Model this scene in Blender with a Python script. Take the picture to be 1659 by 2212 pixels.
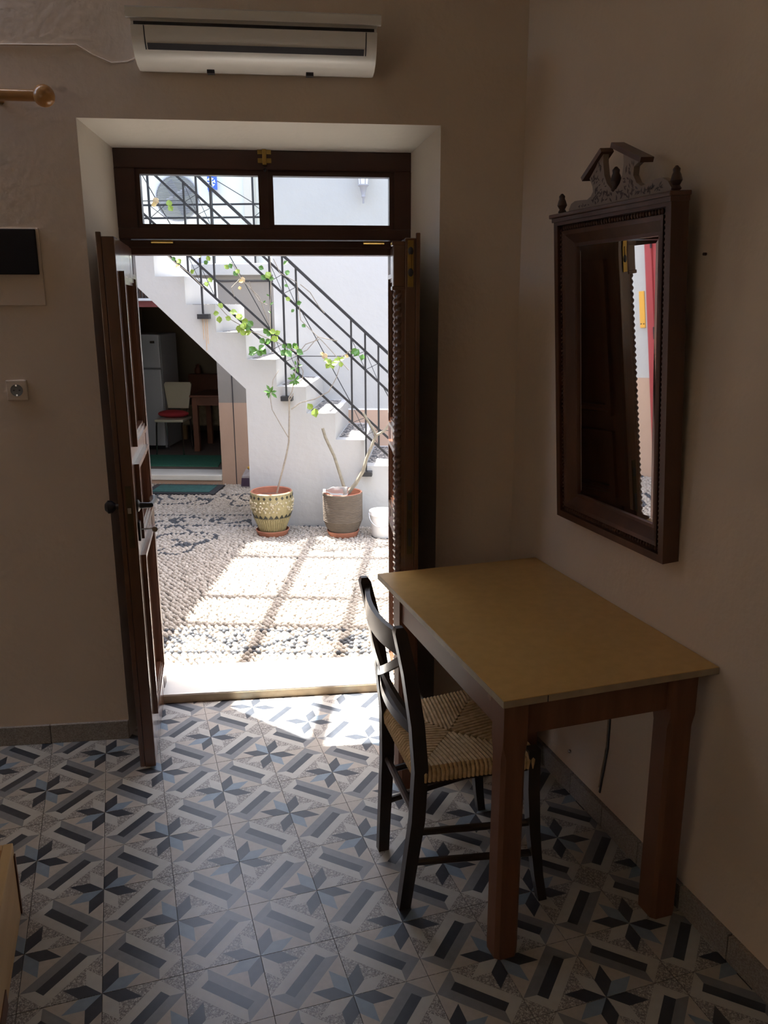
import bpy, bmesh, math, random
import numpy as np
from mathutils import Matrix, Vector
random.seed(7); rng = np.random.default_rng(7)
for o in list(bpy.data.objects): bpy.data.objects.remove(o)
scene = bpy.context.scene
COL = scene.collection
R = math.radians

# ------------------------------------------------------------------ camera
FPX, YAW, PITCH, ROLL = 1774.6, .309156, .247895, -.00345
CAM = np.array([0., 0., 1.68])
_fw = np.array([math.sin(YAW)*math.cos(PITCH), math.cos(YAW)*math.cos(PITCH), -math.sin(PITCH)])
_r0 = np.array([math.cos(YAW), -math.sin(YAW), 0.]); _u0 = np.cross(_r0, _fw)
_rt = math.cos(ROLL)*_r0 + math.sin(ROLL)*_u0; _up = -math.sin(ROLL)*_r0 + math.cos(ROLL)*_u0
cd = bpy.data.cameras.new('camera'); cam = bpy.data.objects.new('camera', cd); COL.objects.link(cam)
cd.sensor_fit = 'HORIZONTAL'; cd.sensor_width = 36.; cd.lens = FPX/1659*36.; cd.clip_start = .05; cd.clip_end = 200
cam.matrix_world = Matrix(((_rt[0], _up[0], -_fw[0], CAM[0]), (_rt[1], _up[1], -_fw[1], CAM[1]), (_rt[2], _up[2], -_fw[2], CAM[2]), (0, 0, 0, 1)))
scene.camera = cam

# ------------------------------------------------------------------ light
SUN_H = np.array([.575, -.818]); SUN_EL = R(66)
w = bpy.data.worlds.new('sky'); scene.world = w; w.use_nodes = True
nt = w.node_tree; bg = nt.nodes['Background']
sky = nt.nodes.new('ShaderNodeTexSky'); sky.sky_type = 'NISHITA'; sky.sun_disc = False
sky.sun_elevation = SUN_EL; sky.sun_rotation = math.atan2(-SUN_H[0], -SUN_H[1]); sky.air_density = 1.; sky.dust_density = 2.5; sky.ozone_density = 1.
nt.links.new(sky.outputs[0], bg.inputs[0]); bg.inputs[1].default_value = .60
sl = bpy.data.lights.new('sun', 'SUN'); sl.energy = 13.5; sl.angle = R(.6); sl.color = (1., .97, .92)
so = bpy.data.objects.new('sun', sl); COL.objects.link(so)
_sd = Vector((SUN_H[0]*math.cos(SUN_EL), SUN_H[1]*math.cos(SUN_EL), -math.sin(SUN_EL)))
so.rotation_euler = _sd.to_track_quat('-Z', 'Y').to_euler(); so.location = (-3, 8, 9)
vs = scene.view_settings; vs.view_transform = 'Standard'; vs.look = 'None'; vs.gamma = 1; vs.use_curve_mapping = False
vs.exposure = 1.3

# ------------------------------------------------------------------ frames
class Frame:
    def __init__(s, o, x, y, z):
        s.o = np.array(o, float); s.B = np.array([x, y, z], float)       # rows: local axes in the world
    def w(s, p): return s.o + np.asarray(p, float) @ s.B
    def l(s, P): return (np.asarray(P, float)-s.o) @ s.B.T
    def mat(s, base=(0, 0, 0)):
        M = np.eye(4); M[:3, :3] = s.B.T; M[:3, 3] = s.w(base); return Matrix(M.tolist())
def rotz(o, deg):
    a = R(deg); return Frame(o, (math.cos(a), -math.sin(a), 0), (math.sin(a), math.cos(a), 0), (0, 0, 1))
WR = rotz((0, 0, 0), 0)                        # room: x right, y along the right wall
HS = rotz((1.44, 2.85, 0), 11)                 # door wall: x along wall, y outwards, origin at the room corner
CT = rotz((1.76, 5.87, 0), 21.5)               # courtyard: x along the stairs, y away from the house
MT = R(3.8)
MI = Frame((1.44, 1.824, .985), (0, 1, 0), (-math.cos(MT), 0, -math.sin(MT)), (-math.sin(MT), 0, math.cos(MT)))   # leaning mirror
def pray(x, y): return _fw + _rt*(x-829.5)/FPX - _up*(y-1106)/FPX
def onf(F, x, y, d, axis=1):                   # photo pixel to the plane local[axis] = d of frame F
    r = pray(x, y); n = F.B[axis]; P = F.o + n*d
    return F.l(CAM + r*(((P-CAM) @ n)/(r @ n)))
def onz(x, y, z=0.):
    r = pray(x, y); return CAM + r*((z-CAM[2])/r[2])

# ------------------------------------------------------------------ materials
MATS = {}
def mat(name, col, rough=.6, var=0., scale=8., col2=None, bump=0., bscale=60., stretch=None, metal=0., coat=0., spec=None, trans=0., ior=1.45, noise2=None):
    m = bpy.data.materials.new(name); m.use_nodes = True; MATS[name] = m
    n = m.node_tree.nodes; L = m.node_tree.links; b = n['Principled BSDF']
    b.inputs['Base Color'].default_value = (*col, 1); b.inputs['Roughness'].default_value = rough; b.inputs['Metallic'].default_value = metal
    if coat: b.inputs['Coat Weight'].default_value = coat; b.inputs['Coat Roughness'].default_value = .12
    if spec is not None: b.inputs['Specular IOR Level'].default_value = spec
    if trans: b.inputs['Transmission Weight'].default_value = trans; b.inputs['IOR'].default_value = ior
    tc = n.new('ShaderNodeTexCoord'); mp = n.new('ShaderNodeMapping'); L.new(tc.outputs['Object'], mp.inputs[0])
    if stretch: mp.inputs['Scale'].default_value = stretch
    if var or col2:
        c2 = col2 or tuple(max(0, c*(1-var)) for c in col)
        nz = n.new('ShaderNodeTexNoise'); nz.inputs['Scale'].default_value = scale; nz.inputs['Detail'].default_value = 5
        L.new(mp.outputs[0], nz.inputs['Vector'])
        rp = n.new('ShaderNodeValToRGB'); rp.color_ramp.elements[0].position = .34; rp.color_ramp.elements[1].position = .66
        rp.color_ramp.elements[0].color = (*c2, 1); rp.color_ramp.elements[1].color = (*col, 1)
        L.new(nz.outputs[0], rp.inputs[0]); L.new(rp.outputs[0], b.inputs['Base Color'])
    if bump:
        nb = n.new('ShaderNodeTexNoise'); nb.inputs['Scale'].default_value = bscale; nb.inputs['Detail'].default_value = 4
        L.new(mp.outputs[0], nb.inputs['Vector'])
        bp = n.new('ShaderNodeBump'); bp.inputs['Strength'].default_value = bump; bp.inputs['Distance'].default_value = .01
        L.new(nb.outputs[0], bp.inputs['Height']); L.new(bp.outputs[0], b.inputs['Normal'])
    return m
def speckle(name, base, dots, dark, rough=.3, scale=220.):
    m = mat(name, base, rough); n = m.node_tree.nodes; L = m.node_tree.links; b = n['Principled BSDF']
    tc = n.new('ShaderNodeTexCoord'); v = n.new('ShaderNodeTexVoronoi'); v.inputs['Scale'].default_value = scale
    L.new(tc.outputs['Object'], v.inputs['Vector'])
    rp = n.new('ShaderNodeValToRGB'); rp.color_ramp.interpolation = 'CONSTANT'
    e = rp.color_ramp.elements; e[0].color = (*dark, 1); e[1].position = .28; e[1].color = (*base, 1); x = e.new(.68); x.color = (*dots, 1)
    sp = n.new('ShaderNodeSeparateColor'); L.new(v.outputs['Color'], sp.inputs[0]); L.new(sp.outputs[0], rp.inputs[0])
    L.new(rp.outputs[0], b.inputs['Base Color']); return m
PLASTER = mat('interior_plaster', (.73, .60, .475), .85, .06, 2.5, bump=.25, bscale=35)
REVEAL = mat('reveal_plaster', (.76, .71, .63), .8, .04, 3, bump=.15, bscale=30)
WHITEW = mat('whitewash', (.48, .475, .465), .9, .04, 2.0, bump=.3, bscale=18)
CREAMW = mat('cream_wall', (.55, .54, .48), .9, .05, 2.0, bump=.2, bscale=18)
SHADEW = mat('shaded_white_wall', (.30, .275, .25), .9, .06, 3, bump=.2, bscale=20)  # white wall; its shade is put into the colour as taupe
PEACH = mat('peach_paint', (.52, .36, .27), .85, .05, 3, bump=.15, bscale=25)
DOORW = mat('door_wood', (.155, .066, .034), .32, col2=(.095, .038, .019), scale=14, stretch=(1.2, 1.2, .12), coat=.9, bump=.04, bscale=40)
FRAMEW = mat('frame_wood', (.062, .02, .013), .4, col2=(.04, .012, .008), scale=10, stretch=(.2, 1, 1), coat=.2)
TABLEW = mat('table_wood', (.20, .085, .045), .6, col2=(.14, .055, .028), scale=9, stretch=(3, .35, .35), bump=.05)
TOPL = mat('table_laminate', (.66, .41, .14), .3, col2=(.60, .365, .12), scale=30)
EDGEL = mat('laminate_edge', (.42, .33, .22), .6, .15, 20)
CHAIRW = mat('chair_wood', (.032, .02, .016), .32, .3, 12, coat=.3)
RUSH = mat('rush_cord', (.74, .54, .30), .75, col2=(.52, .35, .17), scale=60)
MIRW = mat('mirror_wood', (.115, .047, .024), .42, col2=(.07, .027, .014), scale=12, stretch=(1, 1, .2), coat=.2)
MIRD = mat('mirror_dark_wood', (.06, .028, .018), .45, .3, 12)
CREST = mat('crest_wood', (.27, .20, .16), .5, .15, 20)
MIRROR = mat('mirror_glass', (.86, .87, .87), .015, metal=1.)
BRASS = mat('brass', (.42, .28, .085), .35, .25, 25, metal=1.)
BRONZE = mat('dark_bronze', (.09, .065, .03), .5, .3, 25, metal=.6)
STEEL = mat('chrome', (.6, .6, .62), .2, metal=1.)
BLACKI = mat('black_iron', (.022, .023, .027), .45, .3, 30)
BLACKP = mat('black_plastic', (.015, .015, .017), .35)
WHITEP = mat('white_plastic', (.74, .71, .66), .28, spec=.5)
SLOT = mat('dark_slot', (.03, .028, .035), .5)
MARBLE = mat('marble', (.80, .77, .70), .35, .08, 6, bump=.08, bscale=20)
MARBLEE = mat('marble_edge', (.48, .38, .25), .6, .25, 14, bump=.2, bscale=30)
T_DARK = mat('tile_slate', (.055, .062, .075), .3, .18, 40)
T_GREY = mat('tile_grey', (.225, .232, .238), .3, .12, 40)
T_LITE = mat('tile_light', (.50, .49, .45), .3, .08, 40)
T_BLUE = mat('tile_blue', (.235, .30, .36), .3, .12, 40)
T_CREAM = mat('tile_cream', (.47, .425, .37), .3, .10, 60)
T_TERR = speckle('tile_terrazzo', (.30, .28, .255), (.50, .48, .44), (.19, .175, .165), .3, 360.)
GROUT = mat('grout', (.13, .12, .11), .8)
SKIRT = speckle('skirting_terrazzo', (.30, .265, .23), (.36, .33, .30), (.24, .21, .185), .45, 300)
PEB_L = mat('pebble_light', (.46, .41, .35), .7, col2=(.28, .24, .195), scale=38)
PEB_D = mat('pebble_dark', (.06, .064, .072), .6, .3, 40)
MORTAR = mat('mortar', (.045, .037, .03), .95, .2, 25)
GLASS = bpy.data.materials.new('pane_glass'); GLASS.use_nodes = True
_n = GLASS.node_tree.nodes; _n.clear(); _o = _n.new('ShaderNodeOutputMaterial'); _m = _n.new('ShaderNodeMixShader'); _t = _n.new('ShaderNodeBsdfTransparent'); _g = _n.new('ShaderNodeBsdfGlossy'); _g.inputs['Roughness'].default_value = .02
_f = _n.new('ShaderNodeFresnel'); _f.inputs['IOR'].default_value = 1.3; _l = GLASS.node_tree.links; _t.inputs[0].default_value = (.93, .95, .95, 1)
_l.new(_f.outputs[0], _m.inputs[0]); _l.new(_t.outputs[0], _m.inputs[1]); _l.new(_g.outputs[0], _m.inputs[2]); _l.new(_m.outputs[0], _o.inputs[0])
PINE = mat('pine', (.62, .43, .21), .5, col2=(.50, .31, .13), scale=10, stretch=(1, .2, 1))
PINED = mat('pine_dark_edge', (.16, .07, .03), .5, .2, 10)
RODW = mat('rod_wood', (.50, .24, .07), .3, .2, 12, coat=.3)
LEAF = mat('leaf_green', (.085, .21, .03), .4, col2=(.045, .125, .02), scale=25)
LEAFY = mat('leaf_yellow', (.27, .36, .05), .4, col2=(.17, .27, .035), scale=25)
LEAFO = mat('leaf_dry', (.55, .40, .16), .7, .2, 25)
STEM = mat('stem_grey', (.30, .26, .21), .8, .25, 60, bump=.2, bscale=80)
STEMG = mat('stem_plumeria', (.27, .24, .18), .8, .25, 40, bump=.2, bscale=80)
TERRA = mat('terracotta', (.38, .15, .09), .8, .15, 20)
POTG = mat('pot_mosaic_ochre', (.33, .28, .145), .5, .25, 60)
POTD = mat('pot_mosaic_dark', (.03, .032, .025), .35)
POTB = mat('pot_twine', (.15, .118, .09), .85, .35, 30, stretch=(1, 1, 14), bump=.6, bscale=30)
PEARL = mat('pot_pebble', (.50, .43, .29), .4, .25, 40)
SOIL = mat('soil', (.19, .085, .055), .95, .3, 30)
PINKS = mat('pink_stone', (.75, .56, .52), .7, .15, 30)
BUCKET = mat('bucket_plastic', (.86, .87, .88), .35)
CLEAR = mat('clear_plastic', (.92, .93, .95), .12, trans=.92, ior=1.2)
REDD = mat('red_paint', (.36, .055, .06), .4, .1, 6)
REDW = mat('red_lintel', (.20, .05, .045), .5)
FRIDGE = mat('fridge_enamel', (.62, .64, .66), .3)
CREAMS = mat('cream_shell', (.72, .66, .47), .4)
REDC = mat('red_cushion', (.52, .045, .055), .9)
KTW = mat('kitchen_table_wood', (.26, .10, .05), .5, .2, 8)
RUG = mat('green_rug', (.05, .20, .125), .95, .2, 40)
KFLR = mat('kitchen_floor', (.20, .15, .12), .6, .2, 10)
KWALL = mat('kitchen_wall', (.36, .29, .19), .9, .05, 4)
BENCHF = mat('bench_fabric', (.52, .42, .26), .9, .3, 22)
BLUES = mat('sign_blue', (.03, .09, .45), .35)
WHITES = mat('sign_white', (.85, .86, .88), .5)
GALV = mat('lamp_grey', (.35, .35, .39), .45)
FROST = mat('frosted_glass', (.75, .75, .74), .4)
ORANGE = mat('orange_plaque', (.75, .40, .06), .5)
RUST = mat('rust_stain', (.60, .44, .30), .9, .15, 40)
PLAQUE = mat('smoked_cover', (.018, .016, .017), .6, spec=.2)
GRASSM = mat('mat_green', (.03, .11, .10), .9, .3, 40)
MATB = mat('mat_black', (.03, .03, .034), .9, .3, 60)
BAGM = mat('bag_grey', (.36, .33, .34), .45, .2, 20)
PURP = mat('bag_purple', (.05, .028, .06), .45)
YELL = mat('bag_yellow', (.55, .33, .05), .5)
TWOOD = mat('pergola_timber', (.42, .34, .25), .8, .2, 10)
CEILM = mat('ceiling_paint', (.74, .69, .61), .9)

# ------------------------------------------------------------------ mesh building
class MB:
    def __init__(s): s.v = []; s.f = []; s.m = []
    def add(s, vs, fs, mi=0):
        k = len(s.v); s.v += [tuple(map(float, v)) for v in vs]; s.f += [tuple(k+i for i in f) for f in fs]; s.m += [mi]*len(fs); return s
    def box(s, lo, hi, mi=0, bev=0.):
        lo = np.array(lo, float); hi = np.array(hi, float)
        lo, hi = np.minimum(lo, hi), np.maximum(lo, hi)
        if bev <= 0:
            c = [(x, y, z) for z in (lo[2], hi[2]) for y in (lo[1], hi[1]) for x in (lo[0], hi[0])]
            return s.add(c, [(0, 2, 3, 1), (4, 5, 7, 6), (0, 1, 5, 4), (2, 6, 7, 3), (0, 4, 6, 2), (1, 3, 7, 5)], mi)
        bm = bmesh.new(); bmesh.ops.create_cube(bm, size=1.)
        for v in bm.verts: v.co = Vector(((lo[i]+hi[i])/2+v.co[i]*(hi[i]-lo[i]) for i in range(3)))
        bmesh.ops.bevel(bm, geom=bm.edges[:], offset=bev, segments=2, affect='EDGES', profile=.6)
        bm.verts.index_update(); s.add([v.co[:] for v in bm.verts], [[v.index for v in f.verts] for f in bm.faces], mi); bm.free(); return s
    def hexa(s, bot, top, mi=0):                 # two quads, same winding (counter-clockwise seen from above)
        return s.add(list(bot)+list(top), [(3, 2, 1, 0), (4, 5, 6, 7), (0, 1, 5, 4), (1, 2, 6, 5), (2, 3, 7, 6), (3, 0, 4, 7)], mi)
    def ext(s, poly, a, b, fn, mi=0):            # polygon (p, q) pushed from depth a to b; fn(p, q, t) gives the point
        n = len(poly)
        v = [fn(p, q, a) for p, q in poly]+[fn(p, q, b) for p, q in poly]
        return s.add(v, [tuple(range(n)), tuple(range(2*n-1, n-1, -1))]+[(i, i+n, (i+1) % n+n, (i+1) % n) for i in range(n)], mi)
    def tube(s, pts, r, n=6, mi=0, cap=True, flat=None):
        pts = [np.array(p, float) for p in pts]; rs = r if hasattr(r, '__len__') else [r]*len(pts)
        prev = None; k = len(s.v); ring = []
        for i, p in enumerate(pts):
            t = pts[min(i+1, len(pts)-1)]-pts[max(i-1, 0)]; t = t/(np.linalg.norm(t)+1e-9)
            if prev is None:
                a = np.array([0, 0, 1.]) if abs(t[2]) < .9 else np.array([1., 0, 0])
                if flat is not None: a = np.array(flat, float)
            else: a = prev
            u = a - t*(a @ t); u /= np.linalg.norm(u)+1e-9; prev = u; v = np.cross(t, u)
            for j in range(n):
                th = 2*math.pi*(j+.5)/n; s.v.append(tuple(p+rs[i]*(math.cos(th)*u+math.sin(th)*v)))
        for i in range(len(pts)-1):
            for j in range(n): s.f.append((k+i*n+j, k+i*n+(j+1) % n, k+(i+1)*n+(j+1) % n, k+(i+1)*n+j)); s.m.append(mi)
        if cap:
            s.f.append(tuple(k+j for j in range(n-1, -1, -1))); s.m.append(mi)
            e = k+(len(pts)-1)*n; s.f.append(tuple(e+j for j in range(n))); s.m.append(mi)
        return s
    def lathe(s, prof, c=(0, 0, 0), n=28, mi=0, axis=2, caps=True):
        k = len(s.v); ax = [(0, 1, 2), (1, 2, 0), (2, 0, 1)]; i0, i1, i2 = {2: (0, 1, 2), 0: (1, 2, 0), 1: (2, 0, 1)}[axis]
        for r, h in prof:
            for j in range(n):
                p = [0, 0, 0]; th = 2*math.pi*j/n; p[i0] = c[i0]+r*math.cos(th); p[i1] = c[i1]+r*math.sin(th); p[i2] = c[i2]+h; s.v.append(tuple(p))
        for i in range(len(prof)-1):
            for j in range(n): s.f.append((k+i*n+j, k+i*n+(j+1) % n, k+(i+1)*n+(j+1) % n, k+(i+1)*n+j)); s.m.append(mi)
        if not caps: return s
        s.f.append(tuple(k+j for j in range(n-1, -1, -1))); s.m.append(mi)
        e = k+(len(prof)-1)*n; s.f.append(tuple(e+j for j in range(n))); s.m.append(mi); return s
    def ball(s, c, r, n=10, mi=0, sc=(1, 1, 1)):
        prof = [(max(1e-4, r*math.sin(math.pi*i/n)), -r*math.cos(math.pi*i/n)) for i in range(n+1)]
        k = len(s.v); s.lathe(prof, (0, 0, 0), n+4, mi)
        for i in range(k, len(s.v)): s.v[i] = tuple(c[a]+s.v[i][a]*sc[a] for a in range(3))
        return s
    def bar(s, p, q, w_, t_, nrm, mi=0):         # flat bar from p to q: width across, thickness along nrm
        p, q, nrm = np.array(p, float), np.array(q, float), np.array(nrm, float)
        d = (q-p)/np.linalg.norm(q-p); a = np.cross(d, nrm); a /= np.linalg.norm(a); nn = np.cross(a, d)
        c = lambda o, i, j: o+a*i*w_/2+nn*j*t_/2
        vs_ = [c(p, -1, -1), c(p, 1, -1), c(p, 1, 1), c(p, -1, 1), c(q, -1, -1), c(q, 1, -1), c(q, 1, 1), c(q, -1, 1)]
        return s.add(vs_, [(3, 2, 1, 0), (4, 5, 6, 7), (0, 1, 5, 4), (1, 2, 6, 5), (2, 3, 7, 6), (3, 0, 4, 7)], mi)
def mesh(name, mb, mats, smooth=False, base=(0, 0, 0)):
    me = bpy.data.meshes.new(name); b = np.array(base, float)
    me.from_pydata([tuple(np.array(v)-b) for v in mb.v], [], mb.f)
    for m in (mats if isinstance(mats, (list, tuple)) else [mats]): me.materials.append(m)
    me.polygons.foreach_set('material_index', mb.m)
    bm = bmesh.new(); bm.from_mesh(me); bmesh.ops.recalc_face_normals(bm, faces=bm.faces); bm.to_mesh(me); bm.free()
    if smooth:
        me.polygons.foreach_set('use_smooth', [True]*len(me.polygons))
        try: me.set_sharp_from_angle(angle=R(42))
        except Exception: pass
    me.update(); return me
class Thing:
    def __init__(s, name, label, cat, F=WR, base=(0, 0, 0), group=None, kind=None):
        s.F = F; s.base = np.array(base, float); o = bpy.data.objects.new(name, None); COL.objects.link(o); s.o = o
        o.matrix_world = F.mat(base); o.empty_display_size = .1; tag(o, label, cat, group, kind)
    def part(s, name, mb, mats, smooth=False, parent=None, label=None, kind=None):
        o = bpy.data.objects.new(name, mesh(name, mb, mats, smooth, s.base)); COL.objects.link(o); o.parent = parent or s.o
        if label: o['label'] = label
        if kind: o['kind'] = kind
        return o
def tag(o, label=None, cat=None, group=None, kind=None):
    if label: o['label'] = label
    if cat: o['category'] = cat
    if group: o['group'] = group
    if kind: o['kind'] = kind
def single(name, mb, mats, label, cat, F=WR, base=(0, 0, 0), group=None, smooth=False):
    o = bpy.data.objects.new(name, mesh(name, mb, mats, smooth, base)); COL.objects.link(o); o.matrix_world = F.mat(base); tag(o, label, cat, group); return o
def struct(name, mb, mats, F=WR, base=(0, 0, 0), label=None, smooth=False):
    o = bpy.data.objects.new(name, mesh(name, mb, mats, smooth, base)); COL.objects.link(o); o.matrix_world = F.mat(base); tag(o, label, kind='structure'); return o
def sub(parent, name, me, loc=(0, 0, 0), rot=(0, 0, 0), sc=(1, 1, 1)):
    o = bpy.data.objects.new(name, me); COL.objects.link(o); o.parent = parent; o.location = loc; o.rotation_euler = rot; o.scale = sc; return o

# ================================================================== ROOM SHELL
OL, OR_, OT = -1.536, -.303, 2.285             # room-side edges of the splayed door opening
FL, FR, FT = -1.487, -.358, 2.25               # frame edges
DF, DX = .33, .53                              # frame face, outside wall face
CEIL = 2.95
mb = MB()                                      # wall with the door: solid pieces left, right and above
def wallpiece(s0, s1, z0, z1, i0, i1, j0, j1):  # room-side rect (s0..s1, z0..z1); rect at the frame (i..; j..); straight on to the outside
    a = [(s0, 0, z0), (s1, 0, z0), (s1, 0, z1), (s0, 0, z1)]; b = [(i0, DF, j0), (i1, DF, j0), (i1, DF, j1), (i0, DF, j1)]; c = [(i0, DX, j0), (i1, DX, j0), (i1, DX, j1), (i0, DX, j1)]
    mb.add(a+b+c, [(0, 1, 2, 3), (11, 10, 9, 8)]+[(i, i+4, (i+1) % 4+4, (i+1) % 4) for i in range(4)]+[(i+4, i+8, (i+1) % 4+8, (i+1) % 4+4) for i in range(4)])
    fs = len(mb.m)
wallpiece(-4.6, OL, 0, OT, -4.6, FL, 0, FT); mb.m[-8:] = [0, 1, 0, 0, 0, 0, 0, 0]
wallpiece(OR_, .5, 0, OT, FR, .5, 0, FT)
wallpiece(-4.6, .5, OT, 4.6, -4.6, .5, FT, 4.6)
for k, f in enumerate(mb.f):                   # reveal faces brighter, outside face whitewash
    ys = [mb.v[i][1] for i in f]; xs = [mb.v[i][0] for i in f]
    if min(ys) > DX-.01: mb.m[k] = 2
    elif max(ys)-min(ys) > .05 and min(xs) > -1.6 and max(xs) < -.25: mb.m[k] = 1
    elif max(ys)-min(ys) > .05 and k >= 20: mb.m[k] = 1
struct('wall_back', mb, [PLASTER, REVEAL, WHITEW], HS)
mb = MB(); xs = [(1.44, CEIL), (1.44, .26), (1.425, .14), (1.418, .085), (1.418, 0)]
mb.ext([(x, z) for x, z in xs]+[(1.75, 0), (1.75, CEIL)], -2.4, 3.05, lambda p, q, t: (p, t, q))
wr = struct('wall_right', mb, PLASTER)
WY0, WY1, WZ0, WZ1 = -1.25, .6, .95, 2.3       # window added to the left wall for fill light, behind the camera's view
mb = MB().box((-2.9, -2.4, 0), (-2.6, WY0, CEIL)).box((-2.9, WY1, 0), (-2.6, 3.9, CEIL)).box((-2.9, WY0, 0), (-2.6, WY1, WZ0)).box((-2.9, WY0, WZ1), (-2.6, WY1, CEIL)); struct('wall_left', mb, PLASTER)
mb = MB().box((-2.9, -2.7, 0), (1.75, -2.4, CEIL)); struct('wall_rear', mb, PLASTER)
wn = Thing('fill_window_1', 'casement window added in the side wall for fill light', None, WR, (-2.75, -.3, WZ0), kind='structure')
for y0 in (WY0, (WY0+WY1)/2-.025, WY1-.05): wn.part('stile', MB().box((-2.78, y0, WZ0), (-2.73, y0+.05, WZ1)), FRAMEW)
for z0 in (WZ0, WZ1-.05): wn.part('rail', MB().box((-2.778, WY0+.05, z0), (-2.732, WY1-.05, z0+.05)), FRAMEW)
for y0, y1 in ((WY0+.04, (WY0+WY1)/2), ((WY0+WY1)/2, WY1-.04)): wn.part('glass_pane', MB().box((-2.757, y0, WZ0+.04), (-2.753, y1, WZ1-.04)), GLASS)
CURT = bpy.data.materials.new('warm_fill_cloth'); CURT.use_nodes = True; _n = CURT.node_tree.nodes; _n.clear(); _l = CURT.node_tree.links
_o = _n.new('ShaderNodeOutputMaterial'); _m = _n.new('ShaderNodeMixShader'); _t = _n.new('ShaderNodeBsdfTranslucent'); _d = _n.new('ShaderNodeBsdfDiffuse'); _m.inputs[0].default_value = .3
_t.inputs[0].default_value = (.92, .72, .50, 1); _d.inputs[0].default_value = (.80, .66, .50, 1); _l.new(_t.outputs[0], _m.inputs[1]); _l.new(_d.outputs[0], _m.inputs[2]); _l.new(_m.outputs[0], _o.inputs[0])
mb = MB(); yy = np.linspace(WY0-.15, WY1+.15, 90); mb.add([(-2.56+.018*math.sin(y_*42), y_, z_) for z_ in (WZ0-.3, WZ1+.12) for y_ in yy], [(i, i+1, i+91, i+90) for i in range(89)])
single('fill_curtain', mb, CURT, 'thin cream curtain added to warm the light of the side window', 'curtain', WR, (-2.56, -.45, WZ0-.3), smooth=True)  # unseen curtain, added to tint the fill light warm
OCHRE = mat('ochre_bounce', (.50, .37, .24), .9, .08, 3)
struct('bounce_yard', MB().box((-7, -4.5, -.25), (-2.9, 3.2, -.02)), OCHRE)  # unseen ochre slab, added to bounce warm light through the side window
mb = MB().box((-2.9, -2.7, CEIL), (1.75, 3.1, CEIL+.2)); struct('ceiling', mb, CEILM)
mb = MB()                                       # slab below the tiles, cut along the door wall
mb.ext([(-2.9, -2.7), (1.75, -2.7), (1.75, 2.95), tuple(HS.w((.2, .3, 0))[:2]), tuple(HS.w((-4.4, .3, 0))[:2])], -.2, -.0035, lambda p, q, t: (p, q, t))
floor = struct('floor', mb, GROUT)

# floor tiles: star-and-bar cement tiles, 20 cm
TS = .2; TX, TY = -2.7996, 13.2185
a = .28; q = .70711*a
def tilemesh():
    mb = MB(); h = TS/2-.0008; Z = 0.
    def P(pts, mi): mb.add([((x*2-1)*h, (y*2-1)*h, Z) for x, y in pts], [tuple(range(len(pts)))], mi)
    A, B, Cc, D = (.3, 1), (0, .7), (.7, 0), (1, .3)                     # frame corners: A-D long side towards Q, B-C long side towards P
    ctr = np.array([.5, .5]); lo = np.array([.70711, -.70711]); sh = np.array([.70711, .70711])
    L_, W_ = .365, .072
    iA, iB, iC, iD = [tuple(ctr+lo*l+sh*w_) for l, w_ in ((-L_, W_), (-L_, -W_), (L_, -W_), (L_, W_))]
    P([iA, iB, iC, iD], 0); P([A, iA, iD, D], 2); P([D, iD, iC, Cc], 2); P([B, Cc, iC, iB], 1); P([A, B, iB, iA], 1)
    P([(0, 1), B, A], 4); P([(1, 0), D, Cc], 5)
    for flip, light, back in ((0, 3, 4), (1, 2, 5)):
        g = (lambda x, y: (1-x, 1-y)) if flip else (lambda x, y: (x, y))
        P([g(0, 0), g(q, q), g(q, q+a), g(0, a)], 0); P([g(0, 0), g(a, 0), g(a+q, q), g(q, q)], light)
        P([g(0, a), g(q, q+a), g(0, .7)], back); P([g(a, 0), g(.7, 0), g(a+q, q)], back)
        P([g(q, q), g(a+q, q), g(.7, 0), g(0, .7), g(q, q+a)], back)
    mb.add([(-h, -h, Z), (h, -h, Z), (h, h, Z), (-h, h, Z), (-h, -h, Z-.006), (h, -h, Z-.006), (h, h, Z-.006), (-h, h, Z-.006)], [(0, 4, 5, 1), (1, 5, 6, 2), (2, 6, 7, 3), (3, 7, 4, 0)], 5)
    return mb
tmb = tilemesh()
me = bpy.data.meshes.new('floor_tile'); me.from_pydata(tmb.v, [], tmb.f); me.polygons.foreach_set('material_index', tmb.m)
for m in (T_DARK, T_GREY, T_LITE, T_BLUE, T_CREAM, T_TERR): me.materials.append(m)
bm = bmesh.new(); bm.from_mesh(me)
for f in bm.faces:
    f.normal_update()
    if f.normal.z < -.5: f.normal_flip()
bm.to_mesh(me); bm.free(); me.update()
rest = MB(); rv = np.array(tmb.v); ntile = 0
def tilerot(i, j): return (0 if i % 2 == 0 else 180) if (i+j) % 2 == 0 else (90 if i % 2 == 0 else 270)
for i in range(-10, 10):
    for j in range(-6, 26):                     # lower-left corner at grid (i, j)
        x, y = (i+TX+.5)*TS, (TY-j+.5)*TS
        d = HS.l((x, y, 0))
        if d[1] > .36 or (d[1] > .08 and not (OL-.1 < d[0] < OR_+.1)) or y < -2.3: continue
        rz = R(tilerot(i, j)) ; tilt = (random.uniform(-.0012, .0012), random.uniform(-.0012, .0012))
        if -.95 < x and .95 < y and ntile < 296:
            o = sub(floor, 'floor_tile', me, (x, y, random.uniform(-.0004, .0002)), (tilt[0], tilt[1], rz)); ntile += 1
        else:
            c, s_ = math.cos(rz), math.sin(rz); V = np.stack([x+rv[:, 0]*c-rv[:, 1]*s_, y+rv[:, 0]*s_+rv[:, 1]*c, rv[:, 2]], 1)
            k = len(rest.v); rest.v += [tuple(v) for v in V]; rest.f += [tuple(k+t for t in f) for f in tmb.f]; rest.m += tmb.m
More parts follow.
